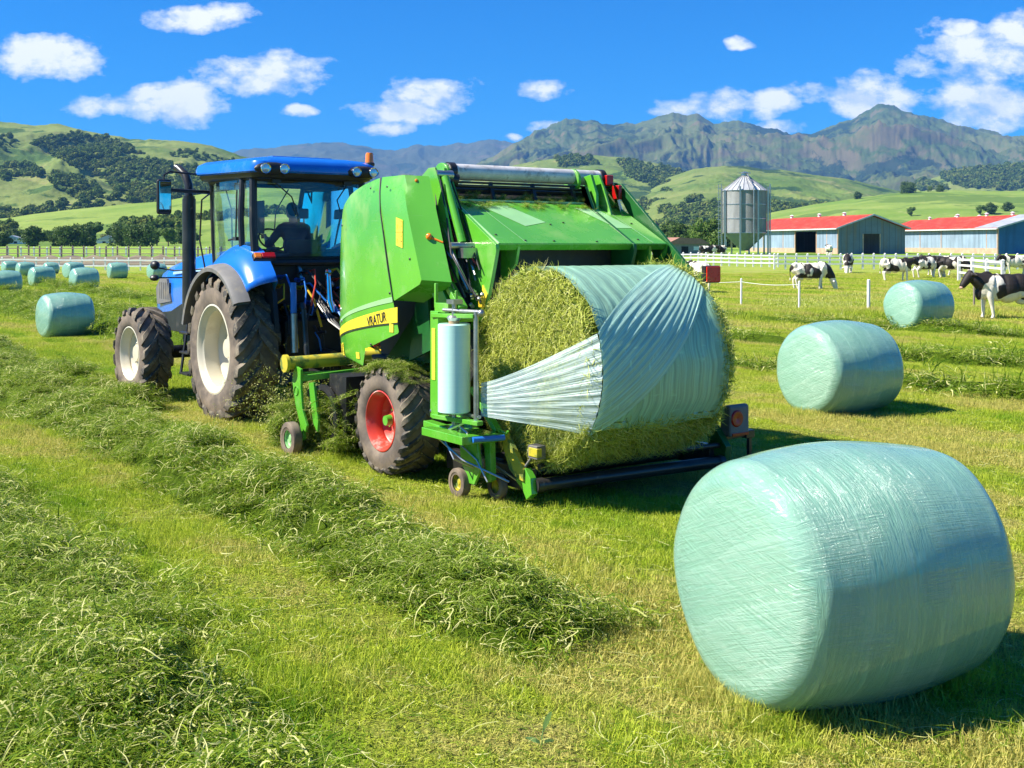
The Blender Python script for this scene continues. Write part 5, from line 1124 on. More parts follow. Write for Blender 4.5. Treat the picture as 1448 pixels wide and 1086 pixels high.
def bale_stalks():                                  # loose stalks all over the bare grass
    r = np.random.default_rng(3); P = []; R = []; n = 0
    src = [blades('bale_stalks', 22, .18, .08, .24, .0065, .9, M['stalk_dry'], 90+i, lay=.85, curl=1.6, segs=6, disc=True, zmax=.015) for i in range(3)]
    for k in range(2600):
        rr = BR*math.sqrt(random.random()); a = random.uniform(0, 2*PI)
        if rr > .86*BR and -.90 < math.atan2(math.sin(a+.6), math.cos(a+.6))-.0 < 3.3 and rr > (.86 if abs(math.atan2(math.sin(a+.1), math.cos(a+.1))) < .6 else .93)*BR: continue
        P.append((BX0-.012, YC-rr*math.cos(a), ZC+rr*math.sin(a))); R.append(Euler((0, -PI/2, 0)).to_matrix())
    for k in range(60): a = random.uniform(0, 2*PI); P.append((BX1-.03, YC-(BR-.02)*math.cos(a), ZC+(BR-.02)*math.sin(a))); R.append(Euler((0, PI/2, 0)).to_matrix())
    for k in range(2200):
        a = R_(random.uniform(-135, -36)); x = random.uniform(BX0, BX1); P.append((x, YC-BR*math.cos(a), ZC+BR*math.sin(a)))
        nrm = Vector((0, -math.cos(a), math.sin(a))); R.append(nrm.to_track_quat('Z', 'X').to_matrix())
    for k in range(200):
        a = R_(random.uniform(150, 322)); x = BX0+random.uniform(-.01, .05); P.append((x, YC-(BR+.005)*math.cos(a), ZC+(BR+.005)*math.sin(a))); R.append(Vector((-.5, -math.cos(a), math.sin(a))).to_track_quat('Z', 'X').to_matrix())
    for k in range(80):
        a = R_(random.uniform(-60, 100)); x = BX1+random.uniform(-.015, .005); P.append((x, YC-(BR+.0)*math.cos(a), ZC+(BR+.0)*math.sin(a))); R.append(Vector((.4, -math.cos(a), math.sin(a))).to_track_quat('Z', 'X').to_matrix())
    E = [tuple((m @ Matrix.Rotation(random.uniform(0, 6.28), 3, 'Z')).to_euler()) for m in R]
    P = [Vector(p)-bale_o for p in P]; o = scatter('bale_stalks', P, E, [(1,1,.8)]*len(P), np.array([random.randrange(3) for _ in P], np.int32), srcs('bale_stalk_bits', src)); o.parent = sb
def hay_blade():
    t = NT('bale_stalks'); at = t.N('ShaderNodeAttribute', attribute_name='rnd').outputs['Fac']
    c = t.mix(t.ramp(at, .0, .6), (.17,.25,.02), (.48,.52,.08)); c = t.mix(t.ramp(at, .65, 1), c, (.70,.68,.28))
    return t.pbr(c, .55, spec=.3, trans=(.2, c))
M['stalk_dry'] = hay_blade(); bale_stalks()
def shell(name, f, nu, nv, m, thick=.004):
    """f(u,v)->point; keeps UV"""
    mb = MB(); mb.grid([[f(i/nu, j/nv) for j in range(nv+1)] for i in range(nu+1)]); me = bpy.data.meshes.new(name)
    me.from_pydata([tuple(Vector(p)-bale_o) for p in mb.v], [], mb.f); me.materials.append(m); uv = me.uv_layers.new(name='UVMap')
    for p in me.polygons:
        for li in p.loop_indices:
            vi = me.loops[li].vertex_index; uv.data[li].uv = ((vi//(nv+1))/nu, (vi % (nv+1))/nv)
    me.shade_smooth(); o = bpy.data.objects.new(name, me); COL.objects.link(o); o.parent = sb; return o
def cyl(x, a, r): return (x, YC-r*math.cos(a), ZC+r*math.sin(a))
def wrapped(u, v):                                   # v along x, u round the bale from behind the top to the lower back
    a = R_(150+(-37-150)*u); edge = .012*math.sin(u*23)+.008*math.sin(u*57); x = BX0+.015+edge+(BX1-.03-BX0)*v
    low = 1.8*math.sin(v*9)*(u > .97); return cyl(x, a+R_(low), BR+.030+.003*float(vnoise(v*30, u*40, 4))+.004*math.sin(v*70+u*6)*float(vnoise(u*8, v*5, 8)))
shell('wrapped_film', wrapped, 150, 110, M['film_wrap'])
def line_rim(): pass
def band(u, v):                                      # u: along the pull from the rim to the top right; v: across
    # the band leaves the face rim between -36 and +22 degrees and climbs to the top right end
    x = BX0+.0+(BX1-BX0-.06)*u; a_hi = 22+ (82-22)*u**.85; a_lo = -37+(48+37)*u**1.25
    a = a_hi+(a_lo-a_hi)*v; return cyl(x, R_(a), BR+.044+.003*math.sin(v*75+math.sin(u*6))*.8+.004*float(vnoise(v*40, u*6, 2)))
shell('film_band', band, 60, 160, M['film_band'])
def fan(u, v):                                       # from the roll to the rim of the face
    ya, za0, za1 = -1.72, 1.10, .80
    a = Vector((.10, ya, za0+(za1-za0)*v)); an = R_(22+(-37-22)*v); b = Vector(cyl(BX0-.005, an, BR+.040))
    p = a.lerp(b, u); neck = (za0+za1)/2; k = math.sin(PI*u)*.0
    q = u**1.25; z = a.z+(b.z-a.z)*q; return (p.x+.0025*math.sin(v*60+u*3)*(.3+u)-.02*math.sin(PI*u), p.y+(b.y-a.y)*(0), z-.0)
shell('film_fan', fan, 50, 140, M['fan'])
def pickup_grass():                                  # cut grass pouring into the pickup, clippings thrown up behind the tractor wheel
    r = np.random.default_rng(8); N = 1300
    P = np.stack([r.uniform(-.02, 2.9, N), 1.42+r.normal(0, .24, N), np.abs(r.normal(.30, .20, N))], -1); P[:160, 0] = r.uniform(-.25, .1, 160); P[:160, 1] = 1.85+r.normal(0, .10, 160); P[:160, 2] = np.abs(r.normal(.18, .14, 160))
    W_ = np.array([tuple(wl(*p)) for p in P]); scatter('grass_in_pickup', W_, np.stack([r.normal(0, .6, N), r.normal(0, .6, N), r.random(N)*6.28], -1), (.45+.4*r.random(N))[:, None]*np.ones((1,3)), r.integers(0, 4, N).astype(np.int32), tang_col, label='cut grass bunched up in the pickup of the baler', cat='cut grass')
    N = 160; P = np.stack([r.uniform(.0, .55, N), r.normal(-.0, .33, N), np.abs(r.normal(1.12, .03, N))], -1); P[:, 2] = .55+np.sqrt(np.maximum(.55**2-P[:, 1]**2, 0))+.01; P = P[np.abs(P[:, 1]) < .42]; N = len(P)
    W_ = np.array([tuple(wl(*p)) for p in P]); scatter('grass_on_wheel', W_, np.stack([r.normal(0, .3, N), r.normal(0, .3, N), r.random(N)*6.28], -1), (.25+.25*r.random(N))[:, None]*np.ones((1,3)), r.integers(0, 4, N).astype(np.int32), tang_col, label='cut grass lying on top of the red baler wheel', cat='cut grass')
    N = 420; P = np.stack([r.uniform(.7, 2.8, N), -.28-.25*r.random(N)**2, 2.80+.09*r.random(N)], -1); P[:, 2] += (P[:, 1]+.28)*.5-.03
    W_ = np.array([tuple(wl(*p)) for p in P]); scatter('grass_on_baler', W_, np.stack([r.normal(0, .5, N), r.normal(0, .5, N), r.random(N)*6.28], -1), (.15+.15*r.random(N))[:, None]*np.ones((1,3)), r.integers(0, 4, N).astype(np.int32), tang_col, label='grass caught under the top roller of the baler', cat='cut grass')
    N = 900; t = r.random(N)**.6; P = np.stack([.0+r.normal(.3, .35, N), 3.5-1.6*t+r.normal(0, .25, N), .1+np.abs(r.normal(0, .28, N))+.25*(1-t)], -1)
    bits = [blades('clippings', 5, .12, .02, .05, .007, 1.2, M['stalk_dry'], 120+i, lay=.0, curl=1., segs=2) for i in range(2)]
    W_ = np.array([tuple(wl(*p)) for p in P]); scatter('flying_clippings', W_, r.random((N, 3))*6.28, (.5+.7*r.random(N))[:, None]*np.ones((1,3)), r.integers(0, 2, N).astype(np.int32), srcs('clipping_bits', bits), label='grass clippings flying up behind the big tractor wheel', cat='clippings')
pickup_grass()

# ------------------------------------------------------------------ silo
def corr(name, col, scale, axis, rough=.4, metal=.0, var=.1, dust=None):
    t = NT(name); tc = t.N('ShaderNodeTexCoord').outputs['Object']; wv = t.N('ShaderNodeTexWave'); wv.bands_direction = axis; wv.inputs['Scale'].default_value = scale; wv.inputs['Distortion'].default_value = 0; t.L(tc, wv.inputs['Vector'])
    n = t.noise(tc, .5, 6, .65); c = t.mix(t.ramp(n, .3, .7), tuple(k*(1-var) for k in col), tuple(k*(1+var) for k in col))
    st = t.noise(t.vec(tc, (1.2, 1.2, .12)), 1, 5, .6); c = t.mix(t.math('MULTIPLY', t.ramp(st, .45, .7), .6), c, dust or tuple(k*.55 for k in col)); jn = t.N('ShaderNodeTexWave'); jn.bands_direction = 'Y' if axis == 'X' else 'X'; jn.inputs['Scale'].default_value = .33; t.L(tc, jn.inputs['Vector']); c = t.mix(t.math('MULTIPLY', t.ramp(jn.outputs['Fac'], .93, .99), .45 if axis != 'Z' else 0.), c, tuple(k*.45 for k in col))
    return t.pbr(c, rough, metal, t.bump(wv.outputs['Fac'], .7, .06), spec=.2)
M['silo'] = corr('galvanised_steel', (.34,.35,.36), 4.5, 'Z', .5, .1, .12); M['silo_roof'] = corr('galvanised_roof', (.52,.53,.54), .001, 'Z', .4, .3)
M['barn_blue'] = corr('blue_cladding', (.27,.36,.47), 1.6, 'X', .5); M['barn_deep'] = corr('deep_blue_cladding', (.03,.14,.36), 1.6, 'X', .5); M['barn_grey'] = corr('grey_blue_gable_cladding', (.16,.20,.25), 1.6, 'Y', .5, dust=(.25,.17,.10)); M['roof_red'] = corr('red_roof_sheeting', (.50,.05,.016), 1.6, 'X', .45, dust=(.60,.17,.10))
M['white'] = mat('white_paint', (.72,.72,.70), .55, var=.06, vs=3); M['peach'] = mat('pinkish_wall', (.52,.34,.24), .8, var=.15, vs=1.5, dust=(.3,.24,.18)); M['inside'] = plain('dark_interior', (.012,.013,.012), .9); M['brownroof'] = mat('faded_brown_roof', (.32,.16,.11), .7); M['greywall'] = mat('grey_wall', (.22,.22,.23), .8)
M['wood'] = mat('weathered_post', (.22,.18,.14), .8)
def silo():
    X, Y, Z = ground_at(1053, 358.5); Y0 = 160; X = (1053-724)/FPX*Y0; Z = float(gz(X, Y0)); s = empty('silo', (X, Y0, Z), label='tall galvanised grain silo on legs beside the red roofed barn', cat='silo')
    R = 3.05; hb = 3.0; ht = 8.95; top = 11.1
    mb = MB(); mb.lathe([(hb, R), (ht, R)], (0,0,0), 'z', 64); mb.build('body', M['silo'], s)
    mb = MB()
    for z in (hb, hb+2, hb+4, ht): mb.lathe([(z-.05, R), (z-.05, R+.05), (z+.05, R+.05), (z+.05, R)], (0,0,0), 'z', 64)
    mb.build('hoop', M['steel'], s)
    mb = MB(); mb.lathe([(ht, R+.15), (top, .45), (top+.02, .01)], (0,0,0), 'z', 24); rf = mb.build('roof', M['silo_roof'], s, smooth=5)
    mb = MB()
    for k in range(24):
        a = 2*PI*k/24; mb.bar((R*1.05*math.cos(a), R*1.05*math.sin(a), ht+.03), (.45*math.cos(a), .45*math.sin(a), top+.03), .05, .06)
    mb.build('roof_rib', M['steel'], rf, smooth=0)
    mb = MB(); mb.lathe([(top-.1, .5), (top+.25, .5), (top+.3, .7), (top+.4, .7), (top+.6, .05)], (0,0,0), 'z', 20); mb.box((0, 0, top+.38), (1.7, .35, .12)); mb.build('vent_cap', M['steel'], rf)
    mb = MB(); mb.lathe([(hb, R-.02), (.5, .5), (.5, .01)], (0,0,0), 'z', 40); mb.build('hopper', M['silo'], s)
    for k in range(8):
        a = 2*PI*(k+.5)/8; c, q = math.cos(a)*(R+.22), math.sin(a)*(R+.22); mb = MB(); mb.bb((c-.11, q-.11, -.3), (c+.11, q+.11, ht+.5 if k % 2 else hb+6)); mb.build('leg', M['steel'], s)
    mb = MB()
    for x in (-R-.75, -R-.35): mb.bar((x, -.6, 0), (x, -.6, ht+1.0), .07, .07)
    for k in range(34): mb.bar((-R-.75, -.6, .2+k*.29), (-R-.35, -.6, .2+k*.29), .04, .04)
    for k in range(12): mb.lathe([(0, .42), (.05, .42)], (-R-.55, -.6, 2.4+k*.62), 'z', 10)
    mb.build('ladder', M['steel'], s, smooth=0)
    mb = MB(); mb.tube([(R+.5, -.2, 0), (R+.5, -.2, ht+1)], .1, 8); mb.tube([(.6, -R-.2, .5), (.6, -R-.2, ht+.4), (.2, -.5, top+.3)], .09, 8); mb.build('fill_pipe', M['steel'], s)
silo()
# ------------------------------------------------------------------ barns
def barn(name_label, corner, L, Wd, eave, ridge, ang, wall_m, gable_m, doors, gdoor, light_strip=False, cat='barn'):
    """corner = near ground corner; long wall runs away along ang+90, gable runs along ang"""
    X, Y = corner; Z = float(gz(X, Y))-.1; b = empty('barn', (X, Y, Z), R_(ang), label=name_label, cat=cat)
    # local: x along gable (0..Wd), y along the long wall (0..L)
    def wallpiece(y0, y1, z0, z1, m, nm='wall', x=0.): mb = MB(); mb.bb((x-.06, y0, z0), (x+.06, y1, z1)); return mb.build(nm, m, b)
    cuts = sorted(doors); y = 0; mbw = MB(); mbl = MB()
    for (a, c2) in cuts+[(L, L)]:
        if a > y: mbw.bb((-.06, y, .95), (.06, a, eave)); mbl.bb((-.09, y, 0), (.09, a, .95))
        if c2 > a: mbw.bb((-.06, a, eave-.35), (.06, c2, eave))
        y = c2
    mbw.build('wall', wall_m, b); mbl.build('plinth', M['peach'], b)
    g = MB(); gx0, gx1, gh = gdoor if gdoor else (0, 0, 0)
    apex = (Wd/2, ridge)
    if gdoor:
        g.prism([(0, 0), (gx0, 0), (gx0, gh), (gx0, eave+(ridge-eave)*gx0/(Wd/2)), (0, eave)], -.05, .05, 'y'); g.prism([(gx1, 0), (Wd, 0), (Wd, eave), (gx1, eave+(ridge-eave)*(Wd-gx1)/(Wd/2)), (gx1, gh)], -.05, .05, 'y')
        g.prism([(gx0, gh), (gx1, gh), (gx1, eave+(ridge-eave)*(Wd-gx1)/(Wd/2)), apex, (gx0, eave+(ridge-eave)*gx0/(Wd/2))], -.049, .049, 'y')
    else: g.prism([(0, 0), (Wd, 0), (Wd, eave), apex, (0, eave)], -.05, .05, 'y')
    g.build('gable', gable_m, b)
    mb = MB(); mb.bb((Wd-.05, 0, 0), (Wd+.05, L, eave)); mb.prism([(0, 0), (Wd, 0), (Wd, eave), apex, (0, eave)], L-.05, L+.05, 'y'); mb.build('back_wall', wall_m, b)
    mb = MB(); mb.bb((.1, .1, .02), (Wd-.1, L-.1, .05)); mb.build('floor', M['inside'], b)
    ov = .55
    for s in (0, 1):
        mb = MB(); k = (ridge-eave)/(Wd/2)
        pts = [(-ov, eave-ov*k+.12), (Wd/2, ridge+.12), (Wd/2, ridge+.24), (-ov, eave-ov*k+.24)]
        if s: pts = [(Wd-a, z) for a, z in pts]
        mb.prism(pts, -.6, L+.6, 'y'); mb.build('roof', M['roof_red'], b, smooth=0)
        mb = MB(); pts = [(-ov-.03, eave-ov*k+.06), (Wd/2, ridge+.06), (Wd/2, ridge+.28), (-ov-.03, eave-ov*k+.28)]
        if s: pts = [(Wd-a, z) for a, z in pts]
        mb.prism(pts, -.72, -.61, 'y'); mb.build('barge_board', M['silo_roof'], b, smooth=0)
    mb = MB(); mb.bb((-ov-.14, -.6, eave-.14), (-ov-.02, L+.6, eave+.02)); mb.build('gutter', M['white'], b)
    mb = MB(); 
    for (a, c2) in doors:
        for yy in (a, c2): mb.bb((-.12, yy-.1, 0), (.0, yy+.1, eave-.3))
    for yy in (.05, L*.1, L*.55, L*.78, L-.05): mb.bb((-.10, yy-.07, 0), (-.061, yy+.07, eave-.02))
    if gdoor:
        for xx in (gx0, gx1): mb.bb((xx-.09, -.09, 0), (xx+.09, -.051, gh))
    mb.bb((-.08, -.1, 0), (.1, -.051, eave)); each(mb, lambda q: q.build('door_post', M['peach'], b, smooth=0))
    mb = MB(); 
    for yy in (L*.25, L*.5, L*.8): mb.lathe([(0, .25), (.35, .25), (.4, .4), (.55, .05)], (Wd/2, yy, ridge+.2), 'z', 10)
    each(mb, lambda q: q.build('roof_vent', M['white'], b))
    if light_strip:
        mb = MB(); k = (ridge-eave)/(Wd/2); pts = [(-ov-.02, eave-ov*k+.245), (Wd/2, ridge+.245), (Wd/2, ridge+.27), (-ov-.02, eave-ov*k+.27)]; mb.prism(pts, -.6, 4.5, 'y'); mb.build('pale_roof_sheet', M['silo_roof'], b, smooth=0)
    return b
Yb = 160.
bx = (1185-724)/FPX*Yb
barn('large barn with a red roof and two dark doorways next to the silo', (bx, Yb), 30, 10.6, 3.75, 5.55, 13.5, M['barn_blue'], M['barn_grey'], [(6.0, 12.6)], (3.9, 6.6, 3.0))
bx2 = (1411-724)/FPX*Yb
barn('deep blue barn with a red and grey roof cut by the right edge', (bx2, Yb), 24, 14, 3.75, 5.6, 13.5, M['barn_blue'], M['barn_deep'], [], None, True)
barn('low red roofed shed set back between the two blue barns', ((1375-724)/FPX*186, 186), 26, 12, 3.7, 5.6, 13.5, M['barn_blue'], M['barn_grey'], [(8, 17)], None)
def small_house():
    X, Y = (975-724)/FPX*150, 150; b = empty('farmhouse', (X, Y, float(gz(X, Y))-.1), R_(20), label='low grey shed with a faded brown roof left of the silo', cat='shed')
    mb = MB(); mb.bb((-3.0, 0, 0), (2.6, 5, 1.75)); mb.build('wall', M['greywall'], b); mb = MB(); mb.prism([(-3.3, 1.75), (-1.6, 2.5), (1.6, 2.35), (2.9, 1.7), (2.9, 1.6), (-3.3, 1.62)], -.3, 5.4, 'y'); mb.build('roof', M['brownroof'], b, smooth=0)
    mb = MB(); mb.bb((-1.2, -.04, 0), (-.2, -.01, 1.3)); mb.build('door', M['inside'], b); mb = MB(); mb.bb((.6, -.04, .8), (1.6, -.01, 1.3)); mb.build('window', M['white'], b)
small_house()
for (px, Yd, wd, lab) in ((1010, 260, 6, 'tiny pale farm building far behind the paddock trees'), (16, 380, 9, 'tiny white house between the trees at the far left'), (152, 380, 7, 'tiny white house behind the big oak left of the tractor')):
    X = (px-724)/FPX*Yd; b = empty('house', (X, Yd, float(gz(X, Yd))), .2, label=lab, cat='house')
    mb = MB(); mb.bb((-wd/2, 0, 0), (wd/2, 5, 2.1)); mb.build('wall', M['white'], b); mb = MB(); mb.prism([(-wd/2-.4, 2.1), (0, 3.6), (wd/2+.4, 2.1)], -.3, 5.3, 'y'); mb.build('roof', M['silo_roof'] if px < 800 else M['brownroof'], b, smooth=0)
    mb = MB(); mb.bb((-1.6, -.05, .9), (-.6, -.01, 1.6)); mb.bb((.8, -.05, .9), (1.8, -.01, 1.6)); mb.build('window', M['inside'], b)

# ------------------------------------------------------------------ fences
def rail_fence(label, a, b, n, h, rails, post_w=.13, m=None, rail_h=.12):
    m = m or M['white']; A = Vector((a[0], a[1], float(gz(*a)))); f = empty('rail_fence', A, label=label, cat='fence')
    pb = None
    for i in range(n+1):
        t = i/n; x = a[0]+(b[0]-a[0])*t; y = a[1]+(b[1]-a[1])*t; z = float(gz(x, y)); d = Vector((x, y, z))-A
        if pb is None:
            mb = MB(); mb.bb((-post_w/2, -post_w/2, -.2), (post_w/2, post_w/2, h)); mb.add([(-post_w*.6, -post_w*.6, h), (post_w*.6, -post_w*.6, h), (post_w*.6, post_w*.6, h), (-post_w*.6, post_w*.6, h), (0, 0, h+.08)], [(0,1,4), (1,2,4), (2,3,4), (3,0,4), (3,2,1,0)]); pb = mb.build('post', m, f); o = pb
        else: o = pb.copy(); COL.objects.link(o); o.parent = f
        o.location = d
    for r in rails:
        mb = MB(); 
        for i in range(n):
            q = []
            for t in (i/n, (i+1)/n): x = a[0]+(b[0]-a[0])*t; y = a[1]+(b[1]-a[1])*t; q.append(Vector((x, y-post_w*.6, float(gz(x, y))+r))-A)
            mb.bar(q[0], q[1], .04, rail_h)
        mb.build('rail', m, f, smooth=0)
    return f
def gpx(px, Y): return ((px-724)/FPX*Y, Y)
rail_fence('long white rail fence running in front of the barns', gpx(1095, 92), gpx(1470, 92), 24, 1.25, (.45, .78, 1.08))
rail_fence('white rail fence in front of the silo and the small shed', gpx(945, 104), gpx(1100, 98), 14, 1.15, (.35, .7, 1.0))
rail_fence('white rail fence behind the far left bales', gpx(-60, 92), gpx(300, 88), 22, .95, (.35, .8), .10)
rail_fence('white rail pen corner behind the big cow', gpx(1356, 70), gpx(1418, 62), 3, 1.4, (.5, .95, 1.3), .16)
rail_fence('dark post and rail fence along the brown strip at the left', gpx(-80, 128), gpx(330, 120), 26, 1.5, (.7, 1.25), .14, M['wood'], .09)
rail_fence('far pale fence across the left pasture', gpx(-80, 150), gpx(330, 146), 22, 1.1, (.95,), .16, M['white'], .07)
def brown_strip():
    P = []
    for px in range(-120, 361, 12):
        P.append([(*gpx(px, y), float(gz(*gpx(px, y)))+.05+.55*math.exp(-((y-116)/5)**2)*(1+.3*math.sin(px*.2))) for y in (104, 108, 112, 116, 120, 126)])
    mb = MB(); mb.grid(P); t = NT('bare_earth_bank'); pos = t.N('ShaderNodeNewGeometry').outputs['Position']; n = t.noise(t.vec(pos, (.3, .9, 1)), 1, 6, .65)
    m = t.pbr(t.mix(t.ramp(n, .4, .62), (.13,.10,.07), (.24,.20,.11)), .95, 0, t.bump(n, .6, .3)); o = mb.build('earth_bank', m); tag(o, kind='structure')
brown_strip()
def wire_fence():
    pts = [(1048, 431, 397), (1130, 437, 398), (1228, 441, 395)]; W0 = []
    for px, pb, pt in pts: W0.append(ground_at(px, pb))
    W0.insert(0, (W0[0][0]-2.8, W0[0][1]+1.5, 0)); W0.append((W0[-1][0]+4.6, W0[-1][1]+2.2, 0))
    A = Vector(W0[1]); f = empty('wire_fence', A, label='thin white wire fence with slender posts around the cow paddock', cat='fence'); tops = []
    for i, (x, y, z) in enumerate(W0):
        z = float(gz(x, y)); h = 1.02 if i < 3 else 1.12; mb = MB(); d = Vector((x, y, z))-A; w2 = .04 if i != 3 else .06; mb.tube([d+Vector((0,0,-.2)), d+Vector((.01,0,h)), d+Vector((.01,0,h+.02))], [w2, w2, w2*.5], 10); mb.build('post', M['white'] if i < 4 else M['wood'], f); tops.append(d)
    mb = MB()
    for a, b in zip(tops[:2], tops[1:3]):
        for hh in (.9,):
            mb.tube([a.lerp(b, t)+Vector((0, 0, hh-.07*math.sin(PI*t))) for t in (0, .2, .4, .6, .8, 1)], .010, 5)
    mb.build('wire', M['white'], f)
wire_fence()
def straw_strip():                                   # strip of pale uncut straw along the paddock edge
    bits = [blades('dry_tuft', 260, 1.3, .08, .22, .012, .8, M['stalk_dry'], 140+i, lay=.5, curl=.9, segs=3) for i in range(2)]
    r = np.random.default_rng(4); P = []
    for k in range(110):
        px = r.uniform(1080, 1330); py = 437-(px-1080)*.06+r.normal(0, 3) if r.random() < .6 else 425-(px-1130)*.06+r.normal(0, 2); X, Y, Z = ground_at(px, max(py, 405)); P.append((X, Y, Z))
    N = len(P); scatter('dry_grass', P, np.stack([np.zeros(N), np.zeros(N), r.random(N)*6], -1), np.ones((N, 3)), r.integers(0, 2, N).astype(np.int32), srcs('dry_tufts', bits), label='strip of pale dry grass along the edge of the cow paddock', cat='dry grass')
    rank = [blades('rank_tuft', 420, 1.5, .12, .38, .014, .45, M['blade'], 150+i, lay=.1, curl=.6, segs=3) for i in range(2)]; P = []
    for k in range(260):
        px = r.uniform(1000, 1500); py = 443-(px-1040)*.012+abs(r.normal(0, 4)); X, Y, Z = ground_at(px, py); P.append((X, Y, Z-.02))
    N = len(P); scatter('long_grass', P, np.stack([np.zeros(N), np.zeros(N), r.random(N)*6], -1), np.ones((N, 3))*np.array([[1,1,.8]]), r.integers(0, 2, N).astype(np.int32), srcs('rank_tufts', rank), label='band of longer grass along the paddock fence line', cat='long grass')
straw_strip()

# ------------------------------------------------------------------ cows
def cow_mat(name='cow_coat', seed=0., white=.5):
    t = NT(name); tc = t.N('ShaderNodeTexCoord').outputs['Object']; oi = t.N('ShaderNodeObjectInfo').outputs['Random']
    off = t.N('ShaderNodeCombineXYZ'); k = t.math('MULTIPLY', oi, 37.); t.L(k, off.inputs[0]); t.L(k, off.inputs[1]); t.L(t.math('MULTIPLY', oi, 11.), off.inputs[2])
    ad = t.N('ShaderNodeVectorMath', operation='ADD'); t.L(t.vec(tc, (1.15, .7, 1.15)), ad.inputs[0]); t.L(off.outputs[0], ad.inputs[1])
    n = t.noise(ad.outputs[0], 1.25, 2, .4, .3); sp = t.N('ShaderNodeSeparateXYZ'); t.L(tc, sp.inputs[0])
    legs = t.ramp(sp.outputs[2], .62, .50)
    head = t.ramp(sp.outputs[0], .72, .85)
    v = t.math('ADD', t.math('SUBTRACT', n, t.math('MULTIPLY', legs, .5)), t.math('MULTIPLY', head, .16))
    c = t.mix(t.ramp(v, .475, .495), (.72,.66,.56), (.012,.010,.010)); f = t.noise(tc, 60, 3); c = t.mix(t.math('MULTIPLY', f, .06), c, (.3,.22,.15))
    return t.pbr(c, .6, 0, t.bump(f, .2, .01), spec=.3)
M['cow'] = cow_mat(); M['pink'] = plain('pinkish_hide', (.55,.32,.26), .6); M['hoof'] = plain('hoof', (.07,.06,.05), .6); M['eye'] = plain('eye', (.01,.01,.01), .15)
def make_cow(graze, loc, rz, label, stride=0.):
    c = empty('cow', loc, rz, label=label, cat='cow', group='black and white cows in the paddock'); b = MB()
    # trunk along x, head towards +x
    for (x, z, ry, rz_, rx) in ((-.74, 1.08, .25, .32, .28), (-.45, .99, .34, .40, .36), (-.1, .93, .39, .45, .40), (.25, .96, .35, .43, .36), (.54, 1.0, .28, .40, .30)): b.ball((x, 0, z), (rx, ry, rz_), 20)
    b.box((-.1, 0, 1.28), (1.25, .22, .16)); b.ball((-.82, .17, 1.22), (.12,.10,.14)); b.ball((-.82, -.17, 1.22), (.12,.10,.14)); b.ball((.55, 0, 1.36), (.16,.08,.10))
    b.ball((-.55, 0, .58), (.22, .16, .15)); b.ball((.78, 0, .80), (.13, .12, .24))
    if graze: neck = [(.55, 0, 1.15), (.85, 0, .98), (1.08, 0, .66), (1.16, 0, .42)]; hd = Vector((1.18, 0, .40)); dr = Vector((.30, 0, -.95))
    else: neck = [(.48, 0, 1.06), (.74, 0, 1.14), (.94, 0, 1.25), (1.02, 0, 1.32)]; hd = Vector((1.06, 0, 1.34)); dr = Vector((.60, 0, -.80))
    b.tube(neck, [.34, .27, .19, .14], 18); b.tube([tuple(Vector(p)-Vector((0, 0, .10))) for p in neck[:3]], [.28,.20,.12], 14)
    dr.normalize(); up = Vector((-dr.z, 0, dr.x)) if dr.x > 0 else Vector((0,0,1)); up = Vector((0,1,0)).cross(dr)*-1
    b.tube([hd-dr*.08, hd+dr*.08, hd+dr*.24, hd+dr*.40, hd+dr*.46], [.13, .15, .125, .10, .08], 16); b.ball(hd+dr*.40, (.09,.105,.08)); b.ball(hd-dr*.05+up*.05, (.09,.12,.08))
    for s in (-1, 1):
        e0 = hd-dr*.02+Vector((0, s*.11, 0)); b.tube([e0, e0+Vector((-.03, s*.12, .01)), e0+Vector((-.05, s*.25, -.03))], [.035, .065, .025], 8)
        st = stride*s
        # front leg
        b.tube([(.50, s*.19, 1.0), (.53, s*.19, .70), (.52+st*.10, s*.18, .42), (.50+st*.14, s*.18, .14), (.53+st*.15, s*.18, .03)], [.15, .10, .062, .045, .06], 12)
        # hind leg with stifle forward and hock back
        b.tube([(-.66, s*.20, 1.05), (-.56, s*.21, .74), (-.80-st*.06, s*.20, .50), (-.76-st*.10, s*.19, .20), (-.72-st*.10, s*.19, .03)], [.22, .15, .068, .048, .06], 12)
    b.tube([(-.96, 0, 1.25), (-1.05, 0, 1.05), (-1.03, .02, .7), (-1.02, .02, .45)], [.035, .03, .022, .045], 8)
    remesh_to('body', b, .022, M['cow'], c, sm=3)
    mb = MB(); mb.ball(hd+dr*.475, (.05,.075,.05)); mb.build('muzzle', M['pink'], c); mb = MB(); mb.ball((-.55, 0, .58), (.15,.12,.09)); 
    for s in (-1, 1): mb.tube([(-.5, s*.05, .52), (-.5, s*.05, .45)], .014, 6)
    mb.build('udder', M['pink'], c)
    mb = MB()
    for s in (-1, 1): mb.ball(hd+dr*.10+up*.03+Vector((0, s*.118, 0)), .018, 8)
    each(mb, lambda q: q.build('eye', M['eye'], c))
    mb = MB()
    for s in (-1, 1): mb.tube([(.53+stride*s*.15, s*.18, .0), (.53+stride*s*.15, s*.18, .06)], [.065,.05], 8); mb.tube([(-.72-stride*s*.10, s*.19, .0), (-.72-stride*s*.10, s*.19, .06)], [.065,.05], 8)
    mb.build('hooves', M['hoof'], c); return c
def cow_at(px, py, src, rz, label, first=False, sc=1.):
    X, Y, Z = ground_at(px, py); c = src if first else copy_tree(src); c.location = (X, Y, Z-.01); c.rotation_euler = (0, 0, R_(rz)); c.scale = (sc,)*3; c['label'] = label; return c
cg = make_cow(True, (0,0,0), 0, 'x', .6); cs = make_cow(False, (0,0,0), 0, 'x', -.5)
cow_at(1146, 409, cg, -4, 'cow grazing with its head down to the right, alone in the middle of the paddock', True)
